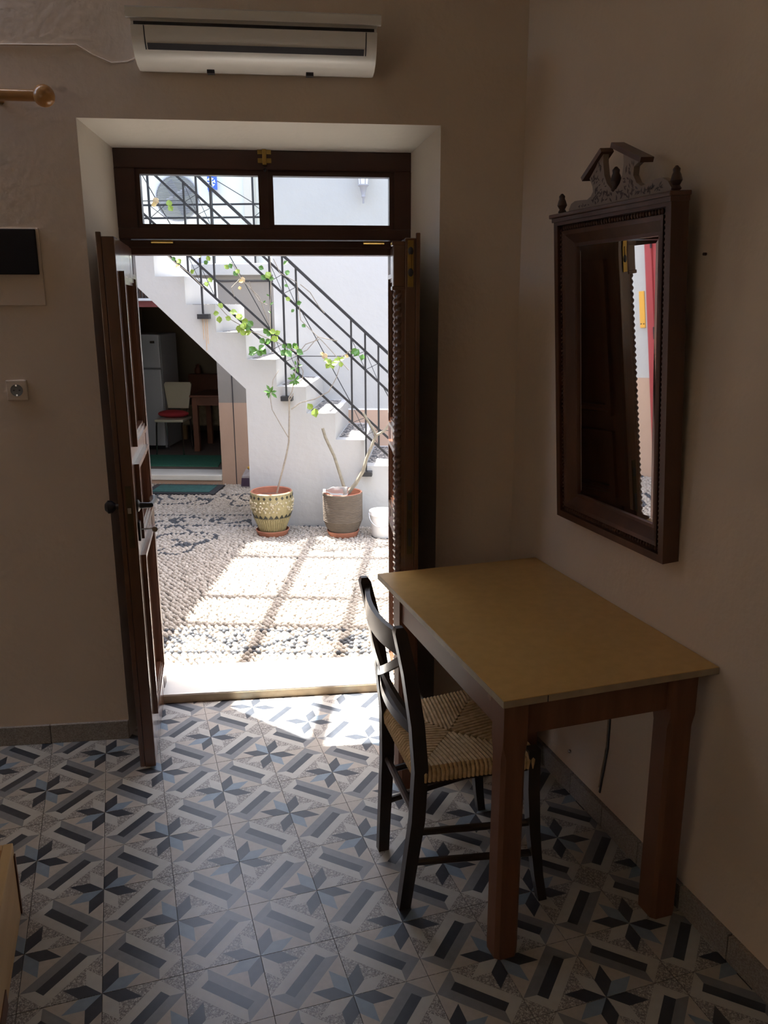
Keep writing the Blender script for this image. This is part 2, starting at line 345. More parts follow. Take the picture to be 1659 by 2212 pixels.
me2 = bpy.data.meshes.new('floor_tile_field'); me2.from_pydata(rest.v, [], rest.f); me2.polygons.foreach_set('material_index', rest.m)
for m in me.materials: me2.materials.append(m)
bm = bmesh.new(); bm.from_mesh(me2)
for f in bm.faces:
    f.normal_update()
    if f.normal.z < -.5: f.normal_flip()
bm.to_mesh(me2); bm.free()
o = sub(floor, 'floor_tile_field', me2); o['kind'] = 'stuff'

# skirting tiles
sk = Thing('baseboard_right', None, None, WR, (1.4, 2, 0), kind='structure')
y = -2.35
for k in range(27):
    mb = MB().box((1.403, y+.0015, 0), (1.42, y+.1985, .078), bev=.002); sk.part('skirting_tile', mb, SKIRT); y += .2
sk = Thing('baseboard_back', None, None, HS, (-2, 0, 0), kind='structure')
s0 = OL
for k in range(10):
    mb = MB().box((s0-.2985, -.012, 0), (s0-.0015, .002, .078), bev=.002); sk.part('skirting_tile', mb, SKIRT); s0 -= .3
mb = MB().box((OR_+.002, -.012, 0), (-.02, .002, .078), bev=.002); sk.part('skirting_tile', mb, SKIRT)

# marble threshold
mb = MB().box((FL+.02, .275, .0), (FR-.02, .50, .042), bev=.008)
th = struct('trim_1', mb, MARBLE, HS, label='worn white marble door threshold')
mb = MB().box((FL+.03, .2735, .001), (FR-.03, .2745, .034)); o = bpy.data.objects.new('threshold_edge', mesh('threshold_edge', mb, MARBLEE)); COL.objects.link(o); o.parent = th
mb = MB().box((FL+.02, .50, -.05), (FR-.02, .60, .03), bev=.006); o = bpy.data.objects.new('outer_step', mesh('outer_step', mb, MARBLE)); COL.objects.link(o); o.parent = th

# ================================================================== DOOR FRAME, TRANSOM, LEAVES
dr = Thing('door_1', 'dark wooden door frame with a two-pane transom window', None, HS, ((FL+FR)/2, DF, 0), kind='structure')
D0, D1 = DF, DF+.075
JL, JR = -1.444, -.441                           # clear opening
dr.part('jamb', MB().box((FL, D0+.01, .03), (JL, D1, 1.93), bev=.003), FRAMEW)
dr.part('jamb', MB().box((JR, D0+.01, .03), (FR, D1, 1.93), bev=.003), FRAMEW)
dr.part('transom_bar', MB().box((FL, D0+.004, 1.868), (FR, D1+.01, 1.922), bev=.003), FRAMEW)
dr.part('drip_strip', MB().box((JL, D0-.004, 1.895), (JR, D0+.006, 1.902)), FRAMEW)
G1, G2, GZ = (-1.396, -.952), (-.895, -.442), (1.982, 2.161)
sash = dr.part('transom_rail', MB().box((FL, D0, 2.18), (FR, D1, FT), bev=.003), FRAMEW)
dr.part('transom_rail', MB().box((FL, D0, 1.926), (FR, D1, 1.966), bev=.003), FRAMEW)
for s0, s1 in ((FL, G1[0]-.018), (G1[1]+.018, G2[0]-.018), (G2[1]+.018, FR)):
    dr.part('transom_stile', MB().box((s0, D0, 1.966), (s1, D1, 2.18)), FRAMEW)
for g in (G1, G2):                               # stepped glazing bead round each pane
    mb = MB(); z0, z1 = GZ
    for lo, hi in (((g[0]-.018, D0+.014, z0-.018), (g[1]+.018, D1-.02, z0)), ((g[0]-.018, D0+.014, z1), (g[1]+.018, D1-.02, z1+.02)), ((g[0]-.018, D0+.014, z0), (g[0], D1-.02, z1)), ((g[1], D0+.014, z0), (g[1]+.018, D1-.02, z1))): mb.box(lo, hi)
    dr.part('glazing_bead', mb, FRAMEW)
    dr.part('glass_pane', MB().box((g[0]-.004, D0+.035, z0-.004), (g[1]+.004, D0+.039, z1+.004)), GLASS)
for s0 in (-1.367, -.548):                       # brass hinges of the transom sash
    mb = MB().box((s0, D0-.006, 1.908), (s0+.082, D0+.004, 1.922), bev=.002).tube([(s0, D0-.007, 1.916), (s0+.082, D0-.007, 1.916)], .006, 8); dr.part('hinge', mb, BRASS)
s0 = onf(HS, 571, 340, DF)[0]
mb = MB().box((s0-.008, D0-.014, 2.195), (s0+.008, D0, 2.262), bev=.003); lt = dr.part('latch', mb, BRASS)
for z0 in (2.243, 2.212): dr.part('latch_plate', MB().box((s0-.026, D0-.005, z0-.009), (s0+.026, D0+.001, z0+.009), bev=.002), BRASS, parent=lt)
dr.part('catch', MB().ball((s0+.001, D0-.008, 2.178), .007, 8), BLACKI, parent=lt)

def leaf(name, label, h, f, th, z0, z1, side):
    """door leaf from hinge point h to free point f (exterior face line, s/d), thickness towards the reveal"""
    h, f = np.array(h), np.array(f); ex = (f-h)/np.linalg.norm(f-h); W_ = np.linalg.norm(f-h)
    nx = np.array([ex[1], -ex[0]])
    if nx[0]*side < 0: nx = -nx                    # towards the reveal (away from the opening)
    o3 = np.array([h[0], h[1], 0.]); ex3 = np.array([ex[0], ex[1], 0.]); nx3 = np.array([nx[0], nx[1], 0.])
    F = Frame(HS.w(o3), ex3 @ HS.B, nx3 @ HS.B, (0, 0, 1))
    t = Thing(name, label, None, F, (0, th/2, z0), kind='structure')
    st = .082
    t.part('stile', MB().box((0, 0, z0), (st, th, z1), bev=.003), DOORW); t.part('stile', MB().box((W_-st, 0, z0), (W_, th, z1), bev=.003), DOORW)
    pan = [(z0+.19, .80), (.885, 1.13), (1.215, z1-.115)]
    rails = [(z0, pan[0][0]), (pan[0][1], pan[1][0]), (pan[1][1], pan[2][0]), (pan[2][1], z1)]
    for ra, rb in rails: t.part('rail', MB().box((st, .001, ra), (W_-st, th-.001, rb)), DOORW)
    for pa, pb in pan:
        p = t.part('panel', MB().box((st-.004, th*.36, pa-.004), (W_-st+.004, th*.64, pb+.004)), DOORW)
        mb = MB()
        for sd, yb in ((-1, 0.), (1, th)):         # stepped raised moulding on both faces
            for off, wd, ht in ((.0, .016, .016), (.016, .014, .010), (.030, .010, .005)):
                e0 = st-.012+off; e1 = W_-st+.012-off; q0 = pa-.012+off; q1 = pb+.012-off
                y0, y1 = (yb-ht, th*.4) if sd < 0 else (th*.6, yb+ht)
                for lo, hi in (((e0, y0, q0), (e0+wd, y1, q1)), ((e1-wd, y0, q0), (e1, y1, q1)), ((e0+wd, y0, q0), (e1-wd, y1, q0+wd)), ((e0+wd, y0, q1-wd), (e1-wd, y1, q1))): mb.box(lo, hi)
        t.part('moulding', mb, DOORW, parent=p)
    return t, F, W_
lf, LFf, LW = leaf('door_2', 'open dark wooden door leaf with raised panels and a black lever handle', (-1.444, .325), (-1.398, -.245), .040, .008, 1.892, -1)
lf.part('meeting_strip', MB().box((LW-.012, .040, .012), (LW+.004, .056, 1.905), bev=.002), DOORW)
hz = 1.0; hx = LW-.043
mb = MB().lathe([(.022, 0), (.022, -.006), (.012, -.012), (.010, -.036), (.0095, -.05)], (hx, 0, hz), 14, axis=1); hd = lf.part('handle', mb, BLACKP, True)
mb = MB().tube([(hx, -.046, hz), (hx-.03, -.05, hz+.002), (hx-.07, -.052, hz-.002), (hx-.115, -.048, hz-.004)], [.010, .008, .009, .014], 10).ball((hx-.115, -.048, hz-.004), .0145, 8); lf.part('lever', mb, BLACKP, True, parent=hd)
mb = MB().box((hx-.018, -.008, hz-.125), (hx+.018, .001, hz-.055), bev=.004); es = lf.part('escutcheon', mb, BLACKP)
mb = MB().tube([(hx, -.004, hz-.085), (hx, -.046, hz-.085)], .0028, 6).lathe([(.003, -.0015), (.010, -.0015), (.010, .0015), (.003, .0015)], (hx, -.055, hz-.088), 12, axis=0); lf.part('key', mb, STEEL, parent=es)
mb = MB().lathe([(.02, 0), (.02, .008), (.01, .016), (.01, .03), (.022, .042), (.024, .055), (.012, .066)], (hx, .040, hz), 12, axis=1); lf.part('inner_knob', mb, BLACKP, True)
mb = MB().box((LW-.001, .010, .86), (LW+.002, .030, 1.08)); fc = lf.part('lock_faceplate', mb, BRONZE)
mb = MB().box((LW, .014, .985), (LW+.010, .026, 1.005)); lf.part('latch_bolt', mb, STEEL, parent=fc)
rl, RLf, RW_ = leaf('door_3', 'open dark wooden door leaf with rope-carved meeting column and brass bolt', (-.441, .325), (-.463, -.245), .036, .008, 1.892, 1)
rl.part('meeting_flange', MB().box((RW_-.012, .036, .012), (RW_+.004, .050, 1.908), bev=.002), DOORW)
cp = rl.part('column_capital', MB().box((RW_-.046, -.040, 1.735), (RW_-.001, .0, 1.872), bev=.004).box((RW_-.05, -.044, 1.725), (RW_+.001, .0, 1.738), bev=.003).box((RW_-.05, -.044, 1.868), (RW_+.001, .0, 1.882), bev=.003), DOORW)
mb = MB(); cx, cr = RW_-.024, .019                # rope-twist half column
n = 20; zz = np.arange(.11, 1.73, .0065); ring = []
for z in zz:
    for j in range(n):
        th_ = 2*math.pi*j/n; rr = cr*(1+.17*math.sin(3*th_-z*2*math.pi/.0225*1.))
        ring.append((cx+rr*math.cos(th_), -.018+rr*math.sin(th_), z))
mb.add(ring, [(i*n+j, i*n+(j+1) % n, (i+1)*n+(j+1) % n, (i+1)*n+j) for i in range(len(zz)-1) for j in range(n)])
rl.part('rope_column', mb, DOORW, True)
rl.part('column_back', MB().box((RW_-.040, -.012, .01), (RW_-.004, .001, 1.73)), DOORW)
rl.part('column_base', MB().box((RW_-.046, -.040, .012), (RW_-.001, 0, .112), bev=.004), DOORW)
mb = MB().box((RW_+.0, .008, 1.735), (RW_+.004, .028, 1.885), bev=.001); fb = rl.part('flush_bolt', mb, BRASS)
for z in (1.85, 1.782): rl.part('bolt_recess', MB().ball((RW_+.004, .018, z), .009, 8, sc=(.3, 1, 1.5)), SLOT, True, parent=fb)
rl.part('bolt_slider', MB().tube([(RW_+.005, .018, 1.795), (RW_+.005, .018, 1.84)], .003, 6), BRASS, parent=fb)
mb = MB().box((RW_+.0, .008, .80), (RW_+.003, .028, 1.03), bev=.001); sp = rl.part('strike_plate', mb, BRONZE)
rl.part('strike_slot', MB().box((RW_+.002, .012, .965), (RW_+.0045, .024, 1.0)).box((RW_+.002, .013, .83), (RW_+.0045, .023, .895)), SLOT, parent=sp)

# ================================================================== COURTYARD
# ground slab and pebble mosaic
GZ0 = .012
mb = MB(); gp = [HS.w((-3.9, .55, 0))[:2], HS.w((1.4, .55, 0))[:2], CT.w((2.7, -.8, 0))[:2], CT.w((2.7, 1.6, 0))[:2], CT.w((-2.6, 1.6, 0))[:2]]
mb.ext([tuple(p) for p in gp], -.3, GZ0-.006, lambda p, q, t: (p, q, t))
ground = struct('courtyard_ground', mb, MORTAR, label='black and white pebble mosaic courtyard floor')
G19 = R(19); gx = np.array([math.cos(G19), -math.sin(G19)]); gy = np.array([math.sin(G19), math.cos(G19)])
def pebdark(u, v):                                # u along, v away from the house (metres, origin under the camera)
    d = np.zeros(u.shape, bool)
    for v0 in (4.035, 3.755, 6.46, 6.14, 7.78): d |= np.abs(v-v0) < .0125
    for v0, v1 in ((3.755, 4.035), (6.14, 6.46)):
        vm = (v0+v1)/2; hgt = (v1-v0)*.30; ph = u*2*math.pi/.62
        d |= (np.abs(v-vm-hgt*np.sin(ph)) < .016) & (v > v0) & (v < v1)
        for k in range(-6, 9):
            cu = (k+.25)*.31; sgn = 1 if k % 2 else -1
            rr = np.hypot(u-cu, (v-vm-sgn*hgt*.35)); d |= (np.abs(rr-.05) < .011) & (v > v0+.02) & (v < v1-.02)
            d |= (rr < .02)
    for cu, cv, sc in ((-1.75, 5.72, 1.), (-2.25, 5.4, 1.1), (-1.95, 4.5, 1.), (-1.25, 7.05, .8), (-1.9, 7.1, .8), (-3.1, 4.9, 1.2), (-3., 6., 1.)):
        x, y_ = (u-cu)/sc, (v-cv)/sc; r = np.hypot(x, y_); th_ = np.arctan2(y_, x)
        d |= (r < .32) & (np.abs(((th_*3/math.pi+r*9) % 2)-1) < .16/(r*9+.4)+.05) & (r > .05)
        d |= (np.abs(r-.34-.05*np.sin(5*th_)) < .016)
        d |= np.hypot(x-.2, y_+.1) < .05
    return d
PU, PV = .036, .0235
us = np.arange(-3.6, 3.2, PU); vs_ = np.arange(2.7, 8.2, PV)
U, V = np.meshgrid(us, vs_); U = U+(np.arange(len(vs_)) % 2)[:, None]*PU/2
U = U+rng.normal(0, .0035, U.shape); V = V+.006*np.sin(U*9+V*4)+rng.normal(0, .0022, V.shape)
U, V = U.ravel(), V.ravel(); XY = U[:, None]*gx+V[:, None]*gy
hl = HS.l(np.c_[XY, 0*U]); cl = CT.l(np.c_[XY, 0*U])
matc, matb = (-2.16, -1.50), (1.02, 1.42)
ok = (hl[:, 1] > .607) & (cl[:, 0] > -2.42) & (cl[:, 0] < 1.4) & (((cl[:, 1] < -.012)) | ((cl[:, 0] < -.93) & (cl[:, 1] < 1.47))) & ~((cl[:, 0] > matc[0]-.02) & (cl[:, 0] < matc[1]+.02) & (cl[:, 1] > matb[0]-.02) & (cl[:, 1] < matb[1]+.02))
for c_, b_ in ((-.71, -.24), (-.18, -.24), (.115, -.25)): ok &= np.hypot(cl[:, 0]-c_, cl[:, 1]-b_) > .085
U, V, XY, hl = U[ok], V[ok], XY[ok], hl[ok]; dk = pebdark(U, V)
ang = -G19+.5*np.sin(U*2.1+1.3*np.sin(V*1.7))+rng.normal(0, .3, len(U)); N = len(U)
la = PU*.49*rng.uniform(.85, 1.08, N); lb = PV*.505*rng.uniform(.88, 1.1, N); hh = .013*rng.uniform(.7, 1.15, N)
vis = (hl[:, 0] > -1.5) & (hl[:, 0] < -.42)
order = np.lexsort((hl[:, 1], ~vis)); big = np.zeros(N, bool); big[order[:296]] = True
def dome(mats_, nm):
    t6 = [2*math.pi*k/7 for k in range(7)]
    v = [(math.cos(t), math.sin(t), -.5) for t in t6]+[(.86*math.cos(t), .86*math.sin(t), .35) for t in t6]+[(.5*math.cos(t), .5*math.sin(t), .82) for t in t6]+[(0, 0, 1.)]
    f = [(k, (k+1) % 7, (k+1) % 7+7, k+7) for k in range(7)]+[(k+7, (k+1) % 7+7, (k+1) % 7+14, k+14) for k in range(7)]+[(k+14, (k+1) % 7+14, 21) for k in range(7)]
    m_ = bpy.data.meshes.new(nm); m_.from_pydata(v, [], f); m_.materials.append(mats_); m_.polygons.foreach_set('use_smooth', [True]*len(f)); return m_, np.array(v), f
pl, dv, df = dome(PEB_L, 'pebble'); pdk, _, _ = dome(PEB_D, 'pebble')
PEBO_L = mat('pebble_single', (.66, .57, .47), .7); nn_ = PEBO_L.node_tree
oi = nn_.nodes.new('ShaderNodeObjectInfo'); rp = nn_.nodes.new('ShaderNodeValToRGB'); rp.color_ramp.elements[0].color = (.32, .275, .225, 1); rp.color_ramp.elements[1].color = (.49, .435, .37, 1)
nn_.links.new(oi.outputs['Random'], rp.inputs[0]); nn_.links.new(rp.outputs[0], nn_.nodes['Principled BSDF'].inputs['Base Color']); pl.materials[0] = PEBO_L
for k in np.where(big)[0]:
    sub(ground, 'pebble', pdk if dk[k] else pl, (XY[k, 0], XY[k, 1], GZ0-.003), (0, 0, float(ang[k])), (float(la[k]), float(lb[k]), float(hh[k])))
kk = np.where(~big)[0]; M = len(kk); ca, sa = np.cos(ang[kk]), np.sin(ang[kk])
vx = dv[None, :, 0]*la[kk][:, None]; vy = dv[None, :, 1]*lb[kk][:, None]; vz = dv[None, :, 2]*hh[kk][:, None]
VX = XY[kk, 0][:, None]+vx*ca[:, None]-vy*sa[:, None]; VY = XY[kk, 1][:, None]+vx*sa[:, None]+vy*ca[:, None]
verts = np.stack([VX, VY, vz+GZ0-.003], -1).reshape(-1, 3); nv = len(dv)
qd = np.array([f for f in df if len(f) == 4]); tr = np.array([f for f in df if len(f) == 3])
off = (np.arange(M)*nv)[:, None, None]
loops = np.concatenate([(qd[None]+off).reshape(M, -1), (tr[None]+off).reshape(M, -1)], 1).ravel()
tot = np.tile(np.r_[np.full(len(qd), 4), np.full(len(tr), 3)], M); start = np.r_[0, np.cumsum(tot)[:-1]]
pm = bpy.data.meshes.new('pebble_field'); pm.vertices.add(len(verts)); pm.vertices.foreach_set('co', verts.ravel())
pm.loops.add(len(loops)); pm.loops.foreach_set('vertex_index', loops.astype(np.int32)); pm.polygons.add(len(tot)); pm.polygons.foreach_set('loop_start', start.astype(np.int32))
pm.materials.append(PEB_L); pm.materials.append(PEB_D)
pm.polygons.foreach_set('material_index', np.repeat(dk[kk].astype(np.int32), len(df))); pm.polygons.foreach_set('use_smooth', np.ones(len(tot), bool)); pm.update(calc_edges=True); pm.validate()
o = sub(ground, 'pebble_field', pm); o['kind'] = 'stuff'

# ---- walls round the courtyard
STW = .92                                          # stair depth
mb = MB().box((-.87, STW, 0), (2.7, STW+.35, 6.0)); ws = struct('wall_stair', mb, WHITEW, CT, label='tall whitewashed wall behind the outdoor stairs')
mb = MB().box((-.862, STW-.004, 0), (2.7, STW+.001, .80)); o = bpy.data.objects.new('dado', mesh('dado', mb, PEACH)); COL.objects.link(o); o.parent = ws; o['label'] = 'peach painted lower band'
mb = MB().box((-.862, STW-.004, .80), (2.7, STW+.001, .812)); o = bpy.data.objects.new('dado_line', mesh('dado_line', mb, WHITES)); COL.objects.link(o); o.parent = ws
KB = 1.48                                          # kitchen front wall
KD = (-2.38, -1.535)                               # kitchen doorway
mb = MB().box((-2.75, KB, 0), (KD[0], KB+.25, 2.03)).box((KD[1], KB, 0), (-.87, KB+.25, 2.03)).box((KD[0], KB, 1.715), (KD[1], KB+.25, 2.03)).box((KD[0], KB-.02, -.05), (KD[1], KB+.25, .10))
wk = struct('wall_kitchen', mb, SHADEW, CT, label='white wall, its shade put into the colour, with a peach dado round the kitchen doorway')
def kid(par, nm, mb, m, lab=None, sm=False):
    o = bpy.data.objects.new(nm, mesh(nm, mb, m, sm)); COL.objects.link(o); o.parent = par
    if lab: o['label'] = lab
    return o
kid(wk, 'dado', MB().box((KD[1], KB-.006, 0), (-.93, KB+.001, .79)), PEACH, 'peach painted lower band')
kid(wk, 'joint', MB().box((-1.402, KB-.008, .0), (-1.394, KB-.004, 1.5)), SLOT)
kid(wk, 'door_sill', MB().box((KD[0], KB-.05, .055), (KD[1], KB+.25, .105), bev=.006), MARBLE, 'pale stone door sill')
kid(wk, 'sill_face', MB().box((KD[0], KB-.03, .0), (KD[1], KB-.005, .055)), PEACH)
kid(wk, 'lintel', MB().box((KD[0], KB-.03, 1.66), (KD[1], KB+.10, 1.715), bev=.004), REDW, 'dark red wooden lintel')
kid(wk, 'lintel_ledge', MB().box((KD[0]-.03, KB-.045, 1.715), (KD[1]+.03, KB+.02, 1.738), bev=.004), WHITES)
mb = MB()
for k in range(26): mb.box((-2.36+k*.03, KB-.022, 1.742), (-2.345+k*.03, KB-.004, 1.87))
kid(wk, 'grille', mb, MIRD, 'dark slatted vent above the doorway')
kid(wk, 'roof_slab', MB().box((-2.75, KB-.06, 1.935), (-.875, 3.6, 2.035), bev=.008), WHITEW, 'white terrace slab')
kid(wk, 'slab_groove', MB().box((-2.0, KB-.008, 1.878), (-.875, KB+.001, 1.886)), SLOT)
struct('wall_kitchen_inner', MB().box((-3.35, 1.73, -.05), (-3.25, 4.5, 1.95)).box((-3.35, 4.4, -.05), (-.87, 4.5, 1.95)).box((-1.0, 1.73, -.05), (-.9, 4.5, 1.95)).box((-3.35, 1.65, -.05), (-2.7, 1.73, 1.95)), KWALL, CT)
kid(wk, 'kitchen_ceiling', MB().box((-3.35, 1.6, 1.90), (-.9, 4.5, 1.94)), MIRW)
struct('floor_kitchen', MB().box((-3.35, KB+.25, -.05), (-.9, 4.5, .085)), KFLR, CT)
mb = MB().box((-3.4, 3.3, 2.0), (-.6, 3.55, 6.0)); wt = struct('wall_terrace', mb, CREAMW, CT, label='cream upper wall behind the terrace')
kid(wt, 'pilaster', MB().box((-1.62, 3.26, 2.03), (-1.5, 3.31, 6.0)), mat('pilaster_stain', (.50, .45, .38), .9, .08, 4))
mb = MB().box((-2.75, -2.95, 0), (-2.43, 1.8, 4.3)); wl_ = struct('wall_courtyard_left', mb, WHITEW, CT, label='whitewashed courtyard wall with a red door')
kid(wl_, 'dado', MB().box((-2.432, -2.4, 0), (-2.424, 1.47, .80)), PEACH, 'peach painted lower band')
mb = MB().box((2.7, -3.2, 0), (3.0, 1.6, 6.0)); struct('wall_unseen_right', mb, WHITEW, CT)  # unseen wall, added for bounce and raised to cut sky light

# red door in the left courtyard wall (seen only in the mirror)
rd = Thing('door_4', 'red painted wooden courtyard door', None, CT, (-2.42, -1.870, 0), kind='structure')
rd.part('door_panel', MB().box((-2.43, -2.220, 0), (-2.395, -1.520, 2.02), bev=.004), REDD)
for z0, z1 in ((.15, .75), (.9, 1.85)):
    rd.part('raised_panel', MB().box((-2.40, -2.120, z0), (-2.382, -1.620, z1), bev=.006), REDD)
rd.part('door_frame', MB().box((-2.43, -1.520, 0), (-2.38, -1.465, 2.08)).box((-2.43, -2.275, 0), (-2.38, -2.220, 2.08)).box((-2.43, -2.275, 2.02), (-2.38, -1.465, 2.08)), REDD)
for z in (.35, 1.1, 1.75): rd.part('hinge', MB().tube([(-2.378, -1.520, z), (-2.378, -1.520, z+.09)], .007, 6), BLACKI)
mb = MB().box((-2.43, -1.420, 1.18), (-2.42, -1.375, 1.45), bev=.003); pq = Thing('wall_plaque', 'narrow orange plaque on white courtyard wall beside the red door', 'plaque', CT, (-2.43, -1.398, 1.18))
pq.part('plate', mb, ORANGE); pq.part('screw', MB().ball((-2.418, -1.410, 1.21), .005, 6), SLOT); pq.part('screw', MB().ball((-2.418, -1.386, 1.21), .005, 6), SLOT)

# ---- stairs
stg = Thing('staircase', 'whitewashed masonry outdoor stairs with pebble mosaic treads', None, CT, (-.4, 0, 0), kind='structure')
RUN, RISE = .216, .198
prof = []                                          # step outline, bottom right to top left; steps k: tread top z
tread = []                                         # (c_left, c_right, z)
cR, zT = .398, .292
while cR > -2.3:
    cL = cR-.2175; tread.append((cL, cR, zT)); cR = cL; zT += .1985
tread.insert(0, (.398, .62, .095))
pts = [(.62, 0)]
for cl_, cr_, z in tread: pts += [(cr_, z), (cl_, z)]
pts += [(tread[-1][0], tread[-1][2]-.62), (-1.72, 1.83), (-.923, 1.066), (-.923, 0)]
stg.part('stair_body', MB().ext(pts, 0, STW, lambda p, q, t: (p, t, q)), WHITEW)
for cl_, cr_, z in tread:
    if z > 1.75: continue
    mb = MB().box((cl_+.012, .13, z-.004), (cr_-.05, STW-.06, z+.0025)); stg.part('tread_mosaic', mb, speckle('tread_pebble', (.10, .10, .105), (.42, .38, .33), (.035, .036, .04), .8, 75.) if 'tread_pebble' not in MATS else MATS['tread_pebble'], label='dark pebble mosaic inlay')
for k, (c_, z_) in enumerate(((-1.203, 1.60), (-.612, 1.005), (-.014, .44))):
    if k < 1:
        mb = MB()
        for dx, ln in ((-.018, .17), (.0, .25), (.014, .2)): mb.box((c_+dx-.003, -.0025, z_-ln), (c_+dx+.003, .001, z_))
        stg.part('rust_streak', mb, RUST)

# ---- stair railing
rg = Thing('stair_railing', 'black wrought iron stair railing with parallel sloping bars', 'railing', CT, (-.6, -.05, 0.44))
SL = .9165; RB = -.05
zr = {'h': 1.468, '2': 1.331, '3': 1.196, '4': .848, '5': .715}
zat = lambda k, c: zr[k]-SL*c
for k in zr:
    c0 = -1.21 if k == 'h' else -1.93
    wd, tk = (.034, .012) if k == 'h' else (.016, .012)
    mb = MB().bar((c0, RB, zat(k, c0)), (.62, RB, zat(k, .62)), wd if k != 'h' else .020, tk if k != 'h' else .034, (0, 1, 0)); rg.part('handrail' if k == 'h' else 'sloping_bar', mb, BLACKI)
trip = [(-1.895, -1.80, -1.70), (-1.294, -1.203, -1.104), (-.703, -.609, -.513), (-.121, -.02, .076), (.475, .57, None)]
def rod(p, q, r=.0028, nm='thin_rod'): rg.part(nm, MB().tube([(p[0], RB, p[1]), (q[0], RB, q[1])], r, 5), BLACKI)
for ti, t in enumerate(trip):
    for k, c_ in enumerate(t):
        if c_ is None: continue
        top = zat('h', c_) if c_ > -1.25 else zat('2', c_)+ (.0)
        bot = zat('5', c_); main = (k == 1)
        if main and ti in (1, 2, 3): bot = {1: 1.615, 2: 1.02, 3: .455}[ti]
        if ti == 4: bot = .1 if k == 1 else bot
        mb = MB().bar((c_, RB, bot), (c_, RB, top), .013, .013, (0, 1, 0)); po = rg.part('post' if main else 'baluster', mb, BLACKI)
        if main and ti in (1, 2, 3): rg.part('wall_plate', MB().box((c_-.043, RB-.012, bot-.036), (c_+.043, .001, bot), bev=.002), BLACKI, parent=po)
    for a_, b_ in ((t[0], t[1]), (t[1], t[2])):
        if a_ is None or b_ is None: continue
        for k1, k2 in (('4', '5'), ('2', '3')):
            rod((a_, zat(k1, a_)), (b_, zat(k2, b_)), .0022); rod((a_, zat(k2, a_)), (b_, zat(k1, b_)), .0022)
for ti in range(len(trip)-1):
    a_, b_ = trip[ti][2], trip[ti+1][0]; m_ = (a_+b_)/2; zm = (zat('3', m_)+zat('4', m_))/2
    rod((a_, zm), (b_, zm), .0035); rod((a_+.03, zat('3', a_+.03)-.0), (b_, zat('4', b_)), .0035)
    rg.part('rosette', MB().lathe([(.006, -.008), (.022, -.004), (.022, .004), (.006, .008)], (m_, RB, zm), 10, axis=1), mat('rosette_straw', (.50, .38, .22), .8) if 'rosette_straw' not in MATS else MATS['rosette_straw'])

# ---- terrace railing, condenser, sign, lamp
tg = Thing('terrace_railing', 'thin dark iron railing on the terrace edge above the kitchen', 'railing', CT, (-1.6, 1.5, 2.035))
for z in (2.54, 2.43): tg.part('rail', MB().bar((-2.6, 1.5, z), (-.9, 1.5, z), .016, .012, (0, 1, 0)), BLACKI)
tg.part('rail', MB().bar((-2.6, 1.5, 2.98), (-.9, 1.5, 2.98), .03, .014, (0, 1, 0)), BLACKI)
for c_ in (-2.6, -2.075, -1.51, -1.137, -.9): tg.part('post', MB().bar((c_, 1.5, 2.035), (c_, 1.5, 2.98), .018, .014, (0, 1, 0)), BLACKI)
for a_, b_ in ((-2.075, -1.93), (-1.137, -.99)):
    tg.part('brace', MB().tube([(a_, 1.5, 2.43), (b_, 1.5, 2.54)], .003, 5).tube([(a_, 1.5, 2.54), (b_, 1.5, 2.43)], .003, 5), BLACKI)
tg.part('brace', MB().tube([(-1.45, 1.5, 2.735), (-1.137, 1.5, 2.55)], .004, 5), BLACKI)
cu = Thing('air_conditioner_condenser', 'cream outdoor air conditioner unit with round wire fan grille', 'air conditioner', CT, (-2.0, 2.3, 2.035))
cc = (-2.03, 2.2, 2.68)
cu.part('casing', MB().box((-2.45, 2.205, 2.30), (-1.805, 2.5, 3.0), bev=.015), CREAMW)
cu.part('fan_ring', MB().lathe([(.205, .0), (.215, .0), (.215, .02), (.205, .02), (.205, 0)], (cc[0], cc[1]-.005, cc[2]), 36, axis=1, caps=False), GALV)
cu.part('fan_well', MB().lathe([(.001, .008), (.2, .008), (.2, .012), (.001, .012)], (cc[0], cc[1]-.002, cc[2]), 30, axis=1), mat('fan_shadow', (.50, .52, .46), .6))
mb = MB()
for k in range(-13, 14):
    z = k*.0152; hw = math.sqrt(max(0, .205**2-z*z)); mb.tube([(cc[0]-hw, cc[1]-.012, cc[2]+z), (cc[0]+hw, cc[1]-.012, cc[2]+z)], .0042, 4)
cu.part('grille_wires', mb, mat('grille_wire', (.16, .17, .18), .5))
for k in range(4):
    t_ = k*math.pi/2+.5; mb = MB().bar((cc[0]+.03*math.cos(t_), cc[1], cc[2]+.03*math.sin(t_)), (cc[0]+.17*math.cos(t_), cc[1], cc[2]+.17*math.sin(t_)), .09, .006, (0, 1, .3)); cu.part('fan_blade', mb, GALV)
for c_ in (-2.38, -1.86): cu.part('foot', MB().box((c_-.03, 2.25, 2.035), (c_+.03, 2.48, 2.30)), GALV)
b_ = 3.24; p0, p1 = onf(CT, 446, 383, b_), onf(CT, 470, 410, b_)
sg = Thing('blue_sign', 'small square blue wall sign with a white snowflake emblem', 'sign', CT, ((p0[0]+p1[0])/2, b_, p1[2]))
sg.part('plate', MB().box((p0[0], b_-.01, p1[2]), (p1[0], b_+.0, p0[2]+.01), bev=.003), BLUES)
sc_ = ((p0[0]+p1[0])/2-.008, (p0[2]+p1[2])/2+.012); mb = MB()
